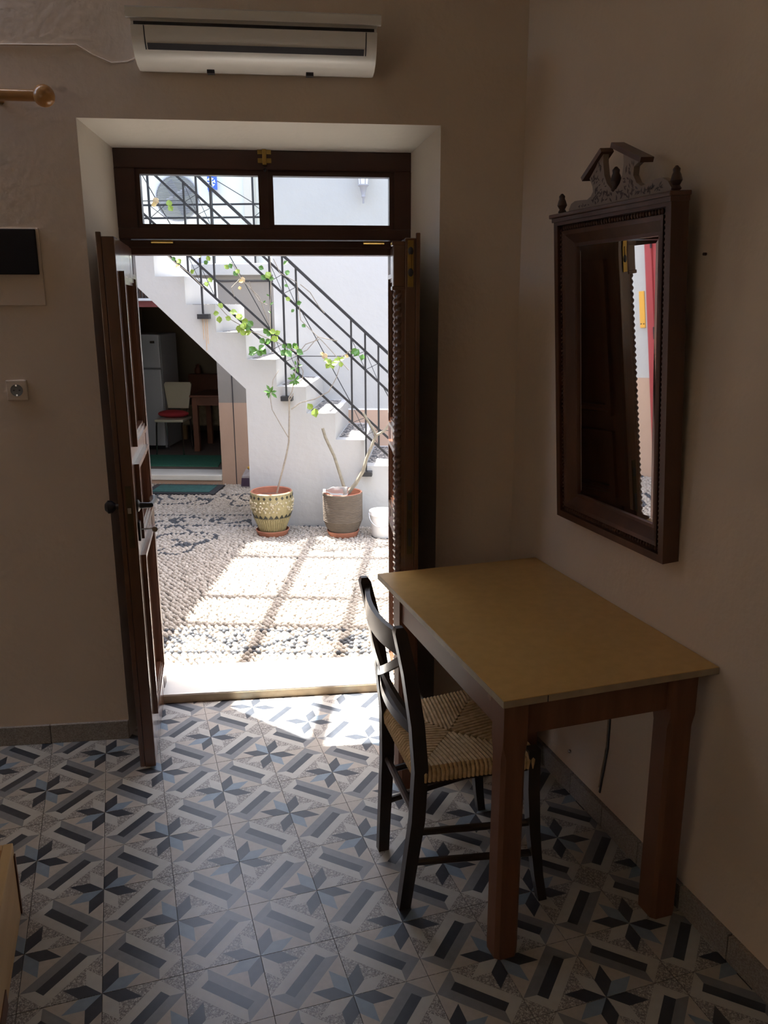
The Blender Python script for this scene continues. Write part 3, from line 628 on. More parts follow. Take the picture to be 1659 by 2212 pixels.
for k in range(6):
    t_ = k*math.pi/3+.2; e = (sc_[0]+.046*math.cos(t_), sc_[1]+.046*math.sin(t_)); mb.bar((sc_[0], b_-.012, sc_[1]), (e[0], b_-.012, e[1]), .010, .003, (0, 1, 0))
    for s_ in (-.6, .6): mb.bar((sc_[0]+.028*math.cos(t_), b_-.012, sc_[1]+.028*math.sin(t_)), (e[0]+.016*math.cos(t_+s_*2)-.006*math.cos(t_), b_-.012, e[1]+.016*math.sin(t_+s_*2)-.006*math.sin(t_)), .007, .003, (0, 1, 0))
sg.part('snowflake_emblem', mb, WHITES)
sg.part('bracket', MB().box((sc_[0]-.03, b_-.02, p1[2]-.02), (sc_[0]+.03, b_+.05, p1[2])), BLUES)
lc, lz = -.101, 2.63
lm = Thing('wall_lantern', 'grey wall lantern with frosted panes on the tall white wall', 'lamp', CT, (lc, STW-.09, 2.49))
hexp = lambda r, z: [(lc+r*math.cos(k*math.pi/3), STW-.09+r*math.sin(k*math.pi/3), z) for k in range(6)]
for k in range(6):
    A_, B_ = hexp(.036, 2.60), hexp(.052, 2.74); j = (k+1) % 6
    lm.part('glass_pane', MB().add([A_[k], A_[j], B_[j], B_[k]], [(0, 1, 2, 3)]), FROST); lm.part('corner_bar', MB().tube([A_[k], B_[k]], .004, 5), GALV)
lm.part('lantern_base', MB().lathe([(.008, -.14), (.009, -.105), (.018, -.09), (.014, -.075), (.022, -.05), (.03, -.02), (.045, -.008), (.045, .0)], (lc, STW-.09, 2.60), 12), GALV, True)
lm.part('lantern_roof', MB().lathe([(.062, 0), (.05, .02), (.02, .06), (.008, .075), (.008, .095)], (lc, STW-.09, 2.74), 12), GALV, True)
lm.part('wall_arm', MB().tube([(lc, STW-.09, 2.53), (lc-.005, STW-.05, 2.50), (lc, STW+.0, 2.54)], .006, 6), GALV)

# ---- timber pergola over the yard (casts the grid of shade)
pg = Thing('pergola', 'timber pergola lattice high above the courtyard', 'pergola', CT, (0, -1.2, 0))
PH = 3.3; sh_ = (PH/math.tan(SUN_EL)); sdx, sdy = SUN_H @ CT.B[0][:2], SUN_H @ CT.B[1][:2]
def bmin(c_): return min(b_ for b_ in np.arange(-4.2, 0, .01) if HS.l(CT.w((c_, b_, 0)))[1] > .57)
for c_ in (-.98, -.40, .04, .62, 1.2):
    pg.part('rafter', MB().bar((c_-sh_*sdx, bmin(c_-sh_*sdx), PH+.03), (c_-sh_*sdx, .91, PH+.03), .06, .05, (0, 0, 1)), TWOOD)
for b_ in (-2.05, -1.62, -.83): pg.part('purlin', MB().bar((-2.42, b_-sh_*sdy, PH-.02), (2.69, b_-sh_*sdy, PH-.02), .055, .05, (0, 0, 1)), TWOOD)

# ---- kitchen things
fr = Thing('refrigerator', 'grey white two-door refrigerator in the dim kitchen', 'refrigerator', CT, (-2.78, 3.2, .085))
F0, F1, FB = -3.15, -2.56, 2.95
fr.part('body', MB().box((F0, FB+.03, .1), (F1, FB+.6, 1.365), bev=.01), FRIDGE)
fr.part('freezer_door', MB().box((F0, FB-.02, 1.0), (F1, FB+.03, 1.365), bev=.012), FRIDGE); fr.part('fridge_door', MB().box((F0, FB-.02, .13), (F1, FB+.03, .988), bev=.012), FRIDGE)
fr.part('badge', MB().box((-2.66, FB-.024, 1.27), (-2.61, FB-.019, 1.295)), STEEL); fr.part('foot_grille', MB().box((F0+.02, FB+.01, .086), (F1-.02, FB+.03, .13)), BLACKP)
kc = Thing('kitchen_chair', 'cream shell chair on chrome legs with a red cushion against its back', 'chair', CT, (-2.38, 2.6, .085))
S0, S1, SB0, SB1, SZ = -2.56, -2.24, 2.60, 2.93, .46
kc.part('seat', MB().box((S0, SB0, SZ-.018), (S1, SB1, SZ+.012), bev=.014), CREAMS)
mb = MB().ext([(-2.50, .56), (-2.27, .56), (-2.23, .82), (-2.245, .845), (-2.525, .845), (-2.54, .82)], 2.915, 2.94, lambda p, q, t: (p, t+.10*(q-.56), q)); kc.part('backrest', mb, CREAMS)
for c_ in (S0+.02, S1-.02):
    kc.part('leg', MB().tube([(c_, SB0+.02, .44), (c_, SB0+.005, .40), (c_+(.012 if c_ > -2.4 else -.012), SB0-.01, .086)], .0095, 7), STEEL)
    kc.part('leg', MB().tube([(c_, SB1-.02, .44), (c_, SB1, .40), (c_, SB1+.03, .086)], .0095, 7), STEEL)
    kc.part('back_support', MB().tube([(c_*1+(.02 if c_ < -2.4 else -.03), SB1-.01, .45), (c_+(.02 if c_ < -2.4 else -.03), SB1+.02, .60)], .009, 6), STEEL)
mb = MB().ball((-2.40, 2.78, .515), .165, 12, sc=(1.05, .6, .26)); single('red_cushion', mb, REDC, 'plump red cushion lying on the cream kitchen chair', 'cushion', CT, (-2.37, 2.80, .48), smooth=True)
kt = Thing('kitchen_table', 'dark reddish wooden table in the dim kitchen behind the doorway', 'table', CT, (-1.8, 3.0, .085))
kt.part('table_top', MB().box((-2.22, 2.80, .69), (-1.25, 3.45, .715), bev=.006), KTW); kt.part('apron', MB().box((-2.19, 2.83, .60), (-1.28, 3.42, .69)), KTW)
for c_ in (-2.2, -1.33):
    for b_ in (2.82, 3.36): kt.part('leg', MB().box((c_, b_, .086), (c_+.06, b_+.06, .69), bev=.004), KTW)
kb = Thing('kitchen_bench', 'bench with patterned beige upholstery behind the kitchen table', 'bench', CT, (-1.9, 3.8, .085))
kb.part('seat_front', MB().box((-2.62, 3.62, .26), (-1.2, 4.1, .52), bev=.02), BENCHF); kb.part('backrest', MB().box((-2.62, 4.1, .45), (-1.2, 4.2, .84), bev=.02), KTW)
for c_ in (-2.6, -1.95, -1.3): kb.part('leg', MB().box((c_, 3.66, .086), (c_+.06, 3.72, .26)), PINE)
kb.part('turned_finial', MB().lathe([(.03, 0), (.045, .03), (.04, .07), (.02, .09), (.028, .11), (.01, .125)], (-2.50, 4.15, .835), 12), KTW, True)
single('green_rug', MB().ext([(-2.62, 1.95), (-1.70, 1.95), (-1.79, 2.55), (-2.62, 2.55)], .0855, .096, lambda p, q, t: (p, q, t)), RUG, 'green rug on the kitchen floor', 'rug', CT, (-2.2, 2.2, .085))
dm = Thing('door_mat', 'dark green door mat with black border outside the kitchen', 'mat', CT, (-1.83, 1.22, GZ0))
dm.part('border', MB().box((matc[0], matb[0], GZ0-.005), (matc[1], matb[1], GZ0+.008), bev=.003), MATB); dm.part('pile', MB().box((matc[0]+.06, matb[0]+.06, GZ0+.004), (matc[1]-.06, matb[1]-.06, GZ0+.013)), GRASSM)
bgc = onf(CT, 535, 1052, 1.36); bgx = bgc[0]
db = Thing('shopping_bag', 'crumpled grey purple printed bag behind the stair wall', 'bag', CT, (bgx, 1.38, GZ0))
mb = MB().add([(bgx-.05, 1.32, .0), (bgx+.10, 1.30, .0), (bgx+.11, 1.42, .0), (bgx-.05, 1.43, .0), (bgx-.045, 1.34, .12), (bgx+.09, 1.31, .13), (bgx+.1, 1.41, .13), (bgx-.03, 1.42, .12), (bgx-.01, 1.36, .185), (bgx+.07, 1.36, .19), (bgx+.08, 1.40, .19), (bgx+.0, 1.40, .185)], [(3, 2, 1, 0), (0, 1, 5, 4), (1, 2, 6, 5), (2, 3, 7, 6), (3, 0, 4, 7), (4, 5, 9, 8), (5, 6, 10, 9), (6, 7, 11, 10), (7, 4, 8, 11), (8, 9, 10, 11)]); db.part('bag_body', mb, BAGM)
db.part('printed_patch', MB().add([(bgx-.052, 1.318, .03), (bgx+.03, 1.305, .03), (bgx+.03, 1.308, .11), (bgx-.047, 1.33, .105), (bgx-.02, 1.31, .06), (bgx-.02, 1.314, .08)], [(0, 1, 2, 3)]), PURP); db.part('yellow_top', MB().ball((bgx+.04, 1.37, .195), .03, 8, sc=(1.3, 1, .6)), YELL, True)

# ---- pots, plants, bucket
def P3(x, y, b=-.24): return onf(CT, x, y, b)
def crv(px, b=-.24): return [P3(x, y, b) for x, y in px]
C1 = (-.71, -.24); C2 = (-.18, -.24)
p1 = Thing('mosaic_plant_pot', 'ochre mosaic plant pot with dark diamonds on terracotta saucer', 'plant pot', CT, (*C1, GZ0))
p1.part('saucer', MB().lathe([(.108, 0), (.126, .04), (.12, .043), (.106, .014), (.01, .012)], (*C1, GZ0), 32), TERRA, True)
prof1 = [(.085, .0), (.09, .015), (.118, .09), (.146, .16), (.157, .215), (.158, .25), (.155, .29), (.157, .315), (.150, .318), (.143, .30), (.14, .27)]
p1.part('pot_body', MB().lathe(prof1, (*C1, GZ0+.014), 40), POTG, True)
p1.part('terracotta_lip', MB().lathe([(.149, .300), (.152, .317), (.147, .322), (.140, .317), (.138, .26), (.149, .300)], (*C1, GZ0+.014), 40, caps=False), TERRA, True)
p1.part('soil', MB().lathe([(.0, .27), (.141, .27), (.141, .274), (.001, .277)], (*C1, GZ0+.014), 24), SOIL)
def r1(z): 
    zs = [h for _, h in prof1[:8]]; return float(np.interp(z, zs, [r for r, _ in prof1[:8]]))
for k in range(22):
    t_ = 2*math.pi*k/22; z = .288; mb = MB(); e = np.array([math.cos(t_), math.sin(t_)]); tn = np.array([-e[1], e[0]]); rr = r1(z)+.001
    V4 = [(*(np.array(C1)+e*rr+tn*dx), GZ0+.014+z+dz) for dx, dz in ((0, -.013), (.011, 0), (0, .013), (-.011, 0))]; V4b = [(*(np.array(v[:2])+e*.003), v[2]) for v in V4]
    p1.part('mosaic_diamond', mb.hexa(V4, V4b), POTD)
    z = .145; rr = r1(z); V3 = [(*(np.array(C1)+e*(r1(z+dz)+.001)+tn*dx), GZ0+.014+z+dz) for dx, dz in ((-.018, -.012), (.018, -.012), (0, .016))]; V3b = [(*(np.array(v[:2])+e*.003), v[2]) for v in V3]
    p1.part('mosaic_triangle', MB().add(V3+V3b, [(2, 1, 0), (3, 4, 5), (0, 1, 4, 3), (1, 2, 5, 4), (2, 0, 3, 5)]), POTD)
mb = MB()
for k in range(150):
    t_ = random.uniform(0, 2*math.pi); z = random.uniform(.175, .268); rr = r1(z); mb.ball((C1[0]+rr*math.cos(t_), C1[1]+rr*math.sin(t_), GZ0+.014+z), random.uniform(.006, .010), 5)
o = p1.part('pebble_band', mb, PEARL, True, kind='stuff')
mb = MB()
for k in range(44):
    t_ = 2*math.pi*k/44; e = np.array([math.cos(t_), math.sin(t_)])
    mb.tube([(*(np.array(C1)+e*(r1(z)+.001)), GZ0+.014+z) for z in (.012, .05, .09, .128)], [.004, .005, .006, .0065], 5)
p1.part('strip_band', mb, POTG, kind='stuff')
for k, (x, y) in enumerate(((563, 1067), (581, 1065), (605, 1064), (618, 1066))):
    P_ = onf(CT, x, y, C1[1]-.06); mb = MB().ball((0, 0, 0), .017, 5, sc=(1.2, .9, .8)); mb.v = [tuple(np.array(v)*random.uniform(.85, 1.15)+np.array([P_[0], P_[1], GZ0+.302])) for v in mb.v]
    single('pink_stone', mb, PINKS, 'pale pink stone on the soil of the mosaic pot', 'stone', CT, (P_[0], P_[1], GZ0+.29), 'pink stones in the mosaic pot')
p2 = Thing('twine_plant_pot', 'brown ribbed plant pot on terracotta saucer', 'plant pot', CT, (*C2, GZ0))
p2.part('saucer', MB().lathe([(.105, 0), (.121, .04), (.115, .043), (.103, .014), (.01, .012)], (*C2, GZ0), 32), TERRA, True)
prof2 = [(.092, 0), (.098, .015), (.125, .055), (.142, .10)]+[(.1455+(.0016 if k % 2 else -.0012), .105+k*.0062) for k in range(32)]+[(.147, .312), (.142, .315), (.137, .30), (.135, .26)]
p2.part('pot_body', MB().lathe(prof2, (*C2, GZ0+.014), 40), POTB, True)
p2.part('terracotta_lip', MB().lathe([(.139, .30), (.1425, .317), (.137, .319), (.132, .315), (.131, .25), (.139, .30)], (*C2, GZ0+.014), 36, caps=False), TERRA, True)
p2.part('soil', MB().lathe([(0, .245), (.134, .245), (.134, .249), (.001, .252)], (*C2, GZ0+.014), 24), SOIL)
bo = Thing('plastic_bottle', 'crumpled clear plastic bottle lying on the brown pot', 'bottle', CT, (C2[0]-.05, C2[1]-.08, GZ0+.29))
by, bz = C2[1]-.075, GZ0+.352
bo.part('bottle_body', MB().lathe([(.012, 0), (.013, .02), (.030, .05), (.033, .06), (.030, .075), (.033, .09), (.029, .11), (.033, .13), (.031, .165), (.02, .17)], (C2[0]-.12, by, bz), 12, axis=0), CLEAR, True)
bo.part('cap', MB().lathe([(.014, -.012), (.014, .006)], (C2[0]-.12, by, bz), 12, axis=0), WHITES)
bk = Thing('white_bucket', 'white plastic bucket beside the brown pot', 'bucket', CT, (.115, -.25, GZ0))
bk.part('bucket_body', MB().lathe([(.076, 0), (.080, .004), (.092, .19), (.0895, .19), (.076, .01), (.002, .008)], (.115, -.25, GZ0), 32), BUCKET, True)
bk.part('rim', MB().lathe([(.091, .168), (.099, .168), (.099, .195), (.090, .195), (.091, .168)], (.115, -.25, GZ0), 32, caps=False), BUCKET, True)
bk.part('handle', MB().tube([(.115+.1*math.cos(t), -.25-.03*abs(math.sin(t))-.07*math.sin(t), GZ0+.18-.09*math.sin(t)) for t in np.linspace(math.pi*.02, math.pi*.98, 12)], .0025, 5), STEEL)

def leafmesh(nm, m_, fold=.25, wd=.42):
    v = [(0, 0, 0), (.3, wd*.85, fold*wd), (.62, wd, fold*wd), (1, 0, -.08), (.62, -wd, fold*wd), (.3, -wd*.85, fold*wd), (.32, 0, 0), (.65, 0, .0)]
    f = [(0, 6, 1), (6, 7, 2, 1), (7, 3, 2), (0, 5, 6), (6, 5, 4, 7), (7, 4, 3)]
    me_ = bpy.data.meshes.new(nm); me_.from_pydata(v, [], f); me_.materials.append(m_); return me_
LM = {'g': leafmesh('leaf', LEAF), 'y': leafmesh('leaf', LEAFY), 'o': leafmesh('leaf', LEAFO), 'n': leafmesh('leaf', LEAF, .3, .2)}
def leafat(t, P_, size, kind, az=None, tilt=None, face=None):
    o = bpy.data.objects.new('leaf', LM[kind]); COL.objects.link(o); o.parent = t.o; o.location = tuple(np.array(P_)-t.base)
    az = random.uniform(0, 6.28) if az is None else az
    # leaf lies roughly facing the house: x axis in the c/z plane
    ex = Vector((math.cos(az), random.uniform(-.5, .1), math.sin(az))).normalized(); n_ = Vector((random.uniform(-.3, .3), -1, random.uniform(.0, .8)))
    ey = n_.cross(ex).normalized(); ez = ex.cross(ey)
    o.rotation_euler = Matrix((ex, ey, ez)).transposed().to_euler(); o.scale = (size,)*3
# slender shrub in the mosaic pot
s1 = Thing('slender_shrub', 'thin leggy shrub with few narrow leaves in the mosaic pot', 'plant', CT, (*C1, GZ0+.29))
s1.part('stem', MB().tube(crv([(598, 1066), (604, 1040), (617, 990), (624, 955), (625, 900), (624, 860), (631, 845), (636, 815), (640, 790)]), [.008, .007, .0075, .007, .006, .005, .004, .0035, .003], 6), STEM, True)
s1.part('branch', MB().tube(crv([(625, 948), (605, 915), (588, 885), (584, 860), (590, 820), (602, 800)]), [.004, .0035, .003, .003, .0025, .002], 5), STEM, True)
s1.part('branch', MB().tube(crv([(629, 884), (648, 870), (680, 862), (710, 846), (727, 815), (737, 780)]), [.005, .004, .004, .0035, .003, .002], 5), STEM, True)
s1.part('branch', MB().tube(crv([(625, 885), (626, 865), (634, 850)]), .004, 5), STEM, True)
for x, y, n_, sz, kd in ((584, 846, 7, .055, 'n'), (637, 820, 9, .05, 'n'), (640, 792, 4, .04, 'n'), (714, 785, 5, .05, 'y'), (735, 778, 4, .04, 'y')):
    for k in range(n_): leafat(s1, P3(x+random.uniform(-3, 3), y+random.uniform(-3, 3)), sz*random.uniform(.8, 1.15), kd, az=2*math.pi*k/n_+.2)
s2 = Thing('bare_plumeria', 'bare thick-stemmed plant in the brown pot', 'plant', CT, (*C2, GZ0+.26))
s2.part('stem', MB().tube(crv([(746, 1062), (738, 1035), (722, 985), (714, 968), (703, 945), (697, 925)]), [.013, .012, .011, .0115, .011, .011], 8), STEMG, True)
s2.part('stem', MB().tube(crv([(752, 1064), (768, 1045), (784, 1018), (792, 990), (806, 955), (813, 940)]), [.017, .015, .014, .0125, .011, .011], 8), STEMG, True)
s2.part('branch', MB().tube(crv([(813, 940), (830, 931), (842, 915), (852, 900)]), [.010, .009, .010, .009], 8), STEMG, True)
s2.part('branch', MB().tube(crv([(813, 940), (803, 922), (792, 905), (785, 892)]), [.010, .009, .009, .009], 8), STEMG, True)
# climbing vine on the railing
vn = Thing('climbing_vine', 'sparse climbing vine with bright leaves twined on the iron railing', 'plant', CT, (-.75, -.08, 1.0))
VB = -.085
for line in ([(583, 556), (586, 600), (582, 650), (586, 711)], [(360, 552), (380, 570), (405, 588), (440, 622)], [(590, 560), (606, 592), (640, 612), (648, 690), (700, 740), (755, 800)],
             [(470, 660), (500, 690), (540, 715), (600, 740), (640, 760)], [(500, 565), (520, 605), (560, 640), (582, 700)], [(640, 768), (662, 757), (690, 728), (700, 730), (730, 735)], [(640, 775), (655, 800), (652, 820), (640, 830)],
             [(645, 765), (660, 745), (690, 735)], [(505, 640), (500, 620), (520, 600), (510, 575)], [(540, 610), (545, 625), (560, 650), (580, 660)], [(700, 770), (720, 778), (745, 765), (758, 755)], [(648, 614), (668, 630), (688, 660), (700, 678)]):
    pts_ = crv(line, VB); pts_ = [np.array(p)+np.array([random.uniform(-.006, .006), random.uniform(-.02, .02), random.uniform(-.006, .006)]) for p in pts_]
    vn.part('tendril', MB().tube(pts_, .0032, 5), STEM, True)
LV = [(513, 678, .075, 'y'), (522, 700, .07, 'y'), (535, 700, .075, 'y'), (545, 705, .06, 'g'), (530, 720, .055, 'y'), (541, 755, .07, 'g'), (553, 757, .07, 'g'), (560, 755, .06, 'g'), (536, 752, .05, 'g'), (575, 745, .065, 'g'), (583, 735, .06, 'g'), (584, 722, .055, 'g'), (595, 720, .06, 'y'),
      (603, 728, .055, 'y'), (610, 740, .05, 'g'), (618, 757, .065, 'g'), (613, 765, .06, 'g'), (632, 755, .06, 'g'), (640, 757, .055, 'g'), (648, 750, .05, 'y'), (575, 590, .055, 'y'), (567, 584, .05, 'g'), (579, 600, .055, 'g'), (616, 575, .05, 'g'), (622, 585, .045, 'g'), (614, 612, .04, 'g'), (637, 655, .05, 'g'), (630, 648, .04, 'y'), (640, 668, .04, 'g'),
      (778, 755, .06, 'g'), (782, 762, .05, 'g'), (497, 578, .05, 'y'), (505, 588, .05, 'g'), (510, 580, .045, 'y'), (492, 570, .045, 'g'), (522, 605, .035, 'o'), (515, 617, .04, 'o'), (422, 556, .045, 'y'), (445, 556, .045, 'y'), (447, 562, .04, 'g'), (388, 570, .045, 'o'), (385, 560, .045, 'y'), (415, 588, .045, 'y'), (445, 608, .045, 'y'), (450, 602, .04, 'y'), (368, 558, .04, 'g'),
      (484, 663, .05, 'y'), (476, 680, .055, 'y'), (503, 690, .045, 'y'), (700, 770, .035, 'o'), (742, 768, .035, 'o'), (708, 780, .045, 'y'), (718, 790, .04, 'g'), (655, 697, .035, 'g'), (575, 650, .03, 'n'), (573, 634, .03, 'n'), (576, 675, .03, 'n'), (590, 652, .04, 'n'), (676, 884, .075, 'y'), (340, 437, .05, 'o'), (365, 432, .05, 'y'), (362, 440, .05, 'y')]
for x, y, sz, kd in LV:
    for k in range(2 if sz > .05 else 1): leafat(vn, np.array(P3(x+random.uniform(-4, 4), y+random.uniform(-4, 4), VB-random.uniform(0, .05))), sz*random.uniform(.8, 1.1)*.95, kd, az=random.choice([-1.2, -.6, -2.2, -2.8, .3, 2.6])+random.uniform(-.4, .4))

# ================================================================== ROOM FURNITURE
# ---- table
TZ = .757; X0, X1, Y0, Y1 = .817, 1.4375, 1.622, 2.635
tb = Thing('writing_table', 'wooden table with an ochre laminate top against the wall', 'table', WR, ((X0+X1)/2, (Y0+Y1)/2, 0))
tb.part('table_top', MB().box((X0, Y0, TZ-.019), (X1, Y1, TZ-.0015), 1).box((X0+.001, Y0+.001, TZ-.0015), (X1-.001, Y1-.001, TZ), 0), [TOPL, EDGEL])
tb.part('edge_joint', MB().box((X0+.118, Y0-.0008, TZ-.019), (X0+.1205, Y0+.001, TZ-.002)), SLOT)
AZ0, AZ1 = .640, TZ-.019
tb.part('apron', MB().box((.846, 1.69, AZ0), (.868, 2.47, AZ1)), TABLEW); tb.part('apron', MB().box((.88, 1.655, AZ0), (1.31, 1.677, AZ1)), TABLEW)
tb.part('apron', MB().box((.88, 2.50, AZ0), (1.31, 2.522, AZ1)), TABLEW); tb.part('apron', MB().box((1.35, 1.69, AZ0), (1.372, 2.47, AZ1)), TABLEW)
def tleg(x0, y0, wd=.066):
    mb = MB(); x1, y1 = x0+wd, y0+wd; c_ = .010; oct_ = lambda e: [(x0+e, y0), (x1-e, y0), (x1, y0+e), (x1, y1-e), (x1-e, y1), (x0+e, y1), (x0, y1-e), (x0, y0+e)]
    rings = [(oct_(c_*1.2), .0), (oct_(c_), .02), (oct_(c_), AZ0-.05), (oct_(.001), AZ0-.015), (oct_(.001), AZ1)]
    vs2 = [(x, y, z) for rg_, z in rings for x, y in rg_]
    mb.add(vs2, [tuple(range(7, -1, -1)), tuple(range(32, 40))]+[(k*8+j, k*8+(j+1) % 8, (k+1)*8+(j+1) % 8, (k+1)*8+j) for k in range(4) for j in range(8)]); tb.part('leg', mb, TABLEW)
tleg(.826, 1.634); tleg(1.308, 1.634, .078); tleg(.838, 2.455, .066); tleg(1.308, 2.455, .078)
for yk, zk in ((1.76, .70), (2.02, .712)): tb.part('knot', MB().lathe([(.001, -.0006), (.011, -.0006), (.011, .001), (.001, .001)], (.8462, yk, zk), 10, axis=0), KTW)
# ---- rush chair
ch = Thing('rush_seat_chair', 'dark wooden chair with a woven rush seat pushed under the table', 'chair', WR, (.86, 2.03, 0))
def tap(pts, wx, wy, nm='leg', m_=CHAIRW):       # square-section member through points
    mb = MB(); rings = []
    for (x, y, z), a_, b_ in zip(pts, wx, wy): rings += [(x-a_, y-b_, z), (x+a_, y-b_, z), (x+a_, y+b_, z), (x-a_, y+b_, z)]
    n_ = len(pts); mb.add(rings, [(3, 2, 1, 0), (n_*4-4, n_*4-3, n_*4-2, n_*4-1)]+[(k*4+j, k*4+(j+1) % 4, (k+1)*4+(j+1) % 4, (k+1)*4+j) for k in range(n_-1) for j in range(4)])
    return ch.part(nm, mb, m_, True)
NB = [(.662, 1.902, 0), (.672, 1.888, .12), (.690, 1.872, .30), (.694, 1.862, .46), (.680, 1.853, .60), (.654, 1.845, .76), (.628, 1.840, .875), (.626, 1.840, .888)]
FB_ = [(.684, 2.168, 0), (.694, 2.182, .12), (.710, 2.203, .30), (.714, 2.217, .46), (.702, 2.229, .60), (.680, 2.240, .76), (.656, 2.247, .875), (.654, 2.247, .888)]
tap(NB, [.017, .018, .020, .020, .019, .018, .016, .010], [.014]*7+[.009]); tap(FB_, [.017, .018, .020, .020, .019, .018, .016, .010], [.014]*7+[.009])
FN = [(1.055, 1.812, 0), (1.042, 1.820, .08), (1.028, 1.83, .22), (1.022, 1.838, .36), (1.022, 1.842, .475)]; FF = [(1.068, 2.268, 0), (1.055, 2.262, .08), (1.04, 2.254, .22), (1.032, 2.248, .36), (1.03, 2.244, .475)]
for f_ in (FN, FF): tap(f_, [.013, .014, .0165, .018, .018], [.012, .013, .015, .016, .016])
lerp = lambda pts, z: np.array([np.interp(z, [p[2] for p in pts], [p[i] for p in pts]) for i in range(2)]+[z])
for za, zb in ((.255, .245), (.155, .148)):
    ch.part('stretcher', MB().tube([lerp(NB, za), lerp(FN, zb)], .0105, 8), CHAIRW, True); ch.part('stretcher', MB().tube([lerp(FB_, za), lerp(FF, zb)], .0105, 8), CHAIRW, True)
ch.part('stretcher', MB().tube([lerp(NB, .30), lerp(FB_, .30)], .0105, 8), CHAIRW, True); ch.part('stretcher', MB().tube([lerp(FN, .29), lerp(FF, .29)], .0105, 8), CHAIRW, True)
SC = [(.700, 1.868), (1.022, 1.842), (1.030, 2.244), (.720, 2.212)]                # seat frame corners: back near, front near, front far, back far
for k in range(4): p_, q_ = SC[k], SC[(k+1) % 4]; ch.part('seat_rail', MB().bar((*p_, .435), (*q_, .435), .022, .045, (0, 0, 1)), CHAIRW)
def curved(p_, q_, bow, z_up, hgt, th_, nm, bow2=0):   # backrest slat from p to q bowing to -x
    n_ = 10; rings = []
    for k in range(n_+1):
        t_ = k/n_; c_ = np.array(p_)*(1-t_)+np.array(q_)*t_; c_[0] -= bow*4*t_*(1-t_); c_[2] += z_up*4*t_*(1-t_)
        for dx, dz in ((-th_/2, -hgt/2), (th_/2, -hgt/2), (th_/2, hgt/2), (-th_/2, hgt/2)): rings.append((c_[0]+dx, c_[1], c_[2]+dz))
    mb = MB().add(rings, [(3, 2, 1, 0), (n_*4, n_*4+1, n_*4+2, n_*4+3)]+[(k*4+j, k*4+(j+1) % 4, (k+1)*4+(j+1) % 4, (k+1)*4+j) for k in range(n_) for j in range(4)])
    return ch.part(nm, mb, CHAIRW, True)
curved(lerp(NB, .835), lerp(FB_, .835), .028, -.006, .062, .014, 'top_rail')
curved(lerp(NB, .80), lerp(FB_, .60), .030, -.02, .026, .012, 'cross_slat'); curved(lerp(NB, .60), lerp(FB_, .80), .030, -.02, .026, .012, 'cross_slat')
curved(lerp(NB, .575), lerp(FB_, .575), .028, 0, .03, .014, 'lower_rail')
ctr = np.array([.852, 2.035]); SZ_ = .462
for k in range(4):                                # rush sections: cords run from each rail to the diagonals
    p_, q_ = np.array(SC[k]), np.array(SC[(k+1) % 4]); mb = MB(); n_ = 26; outw = (p_+q_)/2-ctr; outw /= np.linalg.norm(outw)
    for i in range(n_):
        t_ = (i+.5)/n_; e = p_*(1-t_)+q_*t_; s_ = min(t_, 1-t_)*2
        inner = e+(ctr-(p_+q_)/2)*s_*.985; dz = .008*s_
        path = [(*(e+outw*.013), SZ_-.040), (*(e+outw*.0155), SZ_-.014), (*(e+outw*.006), SZ_), (*(e*.6+inner*.4), SZ_+.001-dz*.4), (*inner, SZ_-.002-dz)]
        mb.tube(path, np.linalg.norm(q_-p_)/n_*.5, 6)
    ch.part('rush_section', mb, RUSH, True, label='woven rush cords')
ch.part('rush_underside', MB().add([(*SC[0], SZ_-.02), (*SC[1], SZ_-.02), (*SC[2], SZ_-.02), (*SC[3], SZ_-.02)], [(0, 1, 2, 3)]), RUSH)

# ---- mirror
mi = Thing('wall_mirror', 'carved wooden wall mirror with broken pediment crest hanging tilted on the wall', 'mirror', MI, (.29, 0, 0))
MW, MH, MD_ = .582, .955, .052
mb = MB(); fw = .092
for lo, hi in (((0, 0, 0), (.022, MD_, MH)), ((MW-.022, 0, 0), (MW, MD_, MH)), ((.022, 0, 0), (MW-.022, MD_, .022)), ((.022, 0, MH-.022), (MW-.022, MD_, MH))): mb.box(lo, hi)
mi.part('outer_frame', mb, MIRW)
mb = MB()
for lo, hi in (((.022, 0, .022), (.040, MD_-.014, MH-.022)), ((MW-.040, 0, .022), (MW-.022, MD_-.014, MH-.022)), ((.04, 0, .022), (MW-.04, MD_-.014, .040)), ((.04, 0, MH-.040), (MW-.04, MD_-.014, MH-.022))): mb.box(lo, hi)
mi.part('bead_channel', mb, MIRD)
mb = MB()                                         # sloped inner frame
def ring(u0, y0, u1, y1): 
    A_ = [(u0, y0, u0), (MW-u0, y0, u0), (MW-u0, y0, MH-u0), (u0, y0, MH-u0)]; B_ = [(u1, y1, u1), (MW-u1, y1, u1), (MW-u1, y1, MH-u1), (u1, y1, MH-u1)]
    mb.add(A_+B_, [(k, (k+1) % 4, (k+1) % 4+4, k+4) for k in range(4)])
ring(.040, MD_-.014, .040, MD_-.006); ring(.040, MD_-.006, .052, MD_-.008); ring(.052, MD_-.008, .078, .024); ring(.078, .024, .088, .024); ring(.088, .024, .088, .014)
mi.part('inner_frame', mb, MIRW)
bead = MB().ball((0, 0, 0), .0075, 6, sc=(1., .8, .55)); bm_ = mesh('rope_bead', bead, MIRW, True); bmh = mesh('rope_bead', MB().ball((0, 0, 0), .0075, 6, sc=(.55, .8, 1.)), MIRW, True)
def beadrow(n_, f_, m_, rt):
    for k in range(n_):
        o = bpy.data.objects.new('rope_bead', m_); COL.objects.link(o); o.parent = mi.o; p_ = f_((k+.5)/n_); o.location = tuple(np.array(p_)-mi.base); o.rotation_euler = (0, rt, 0)
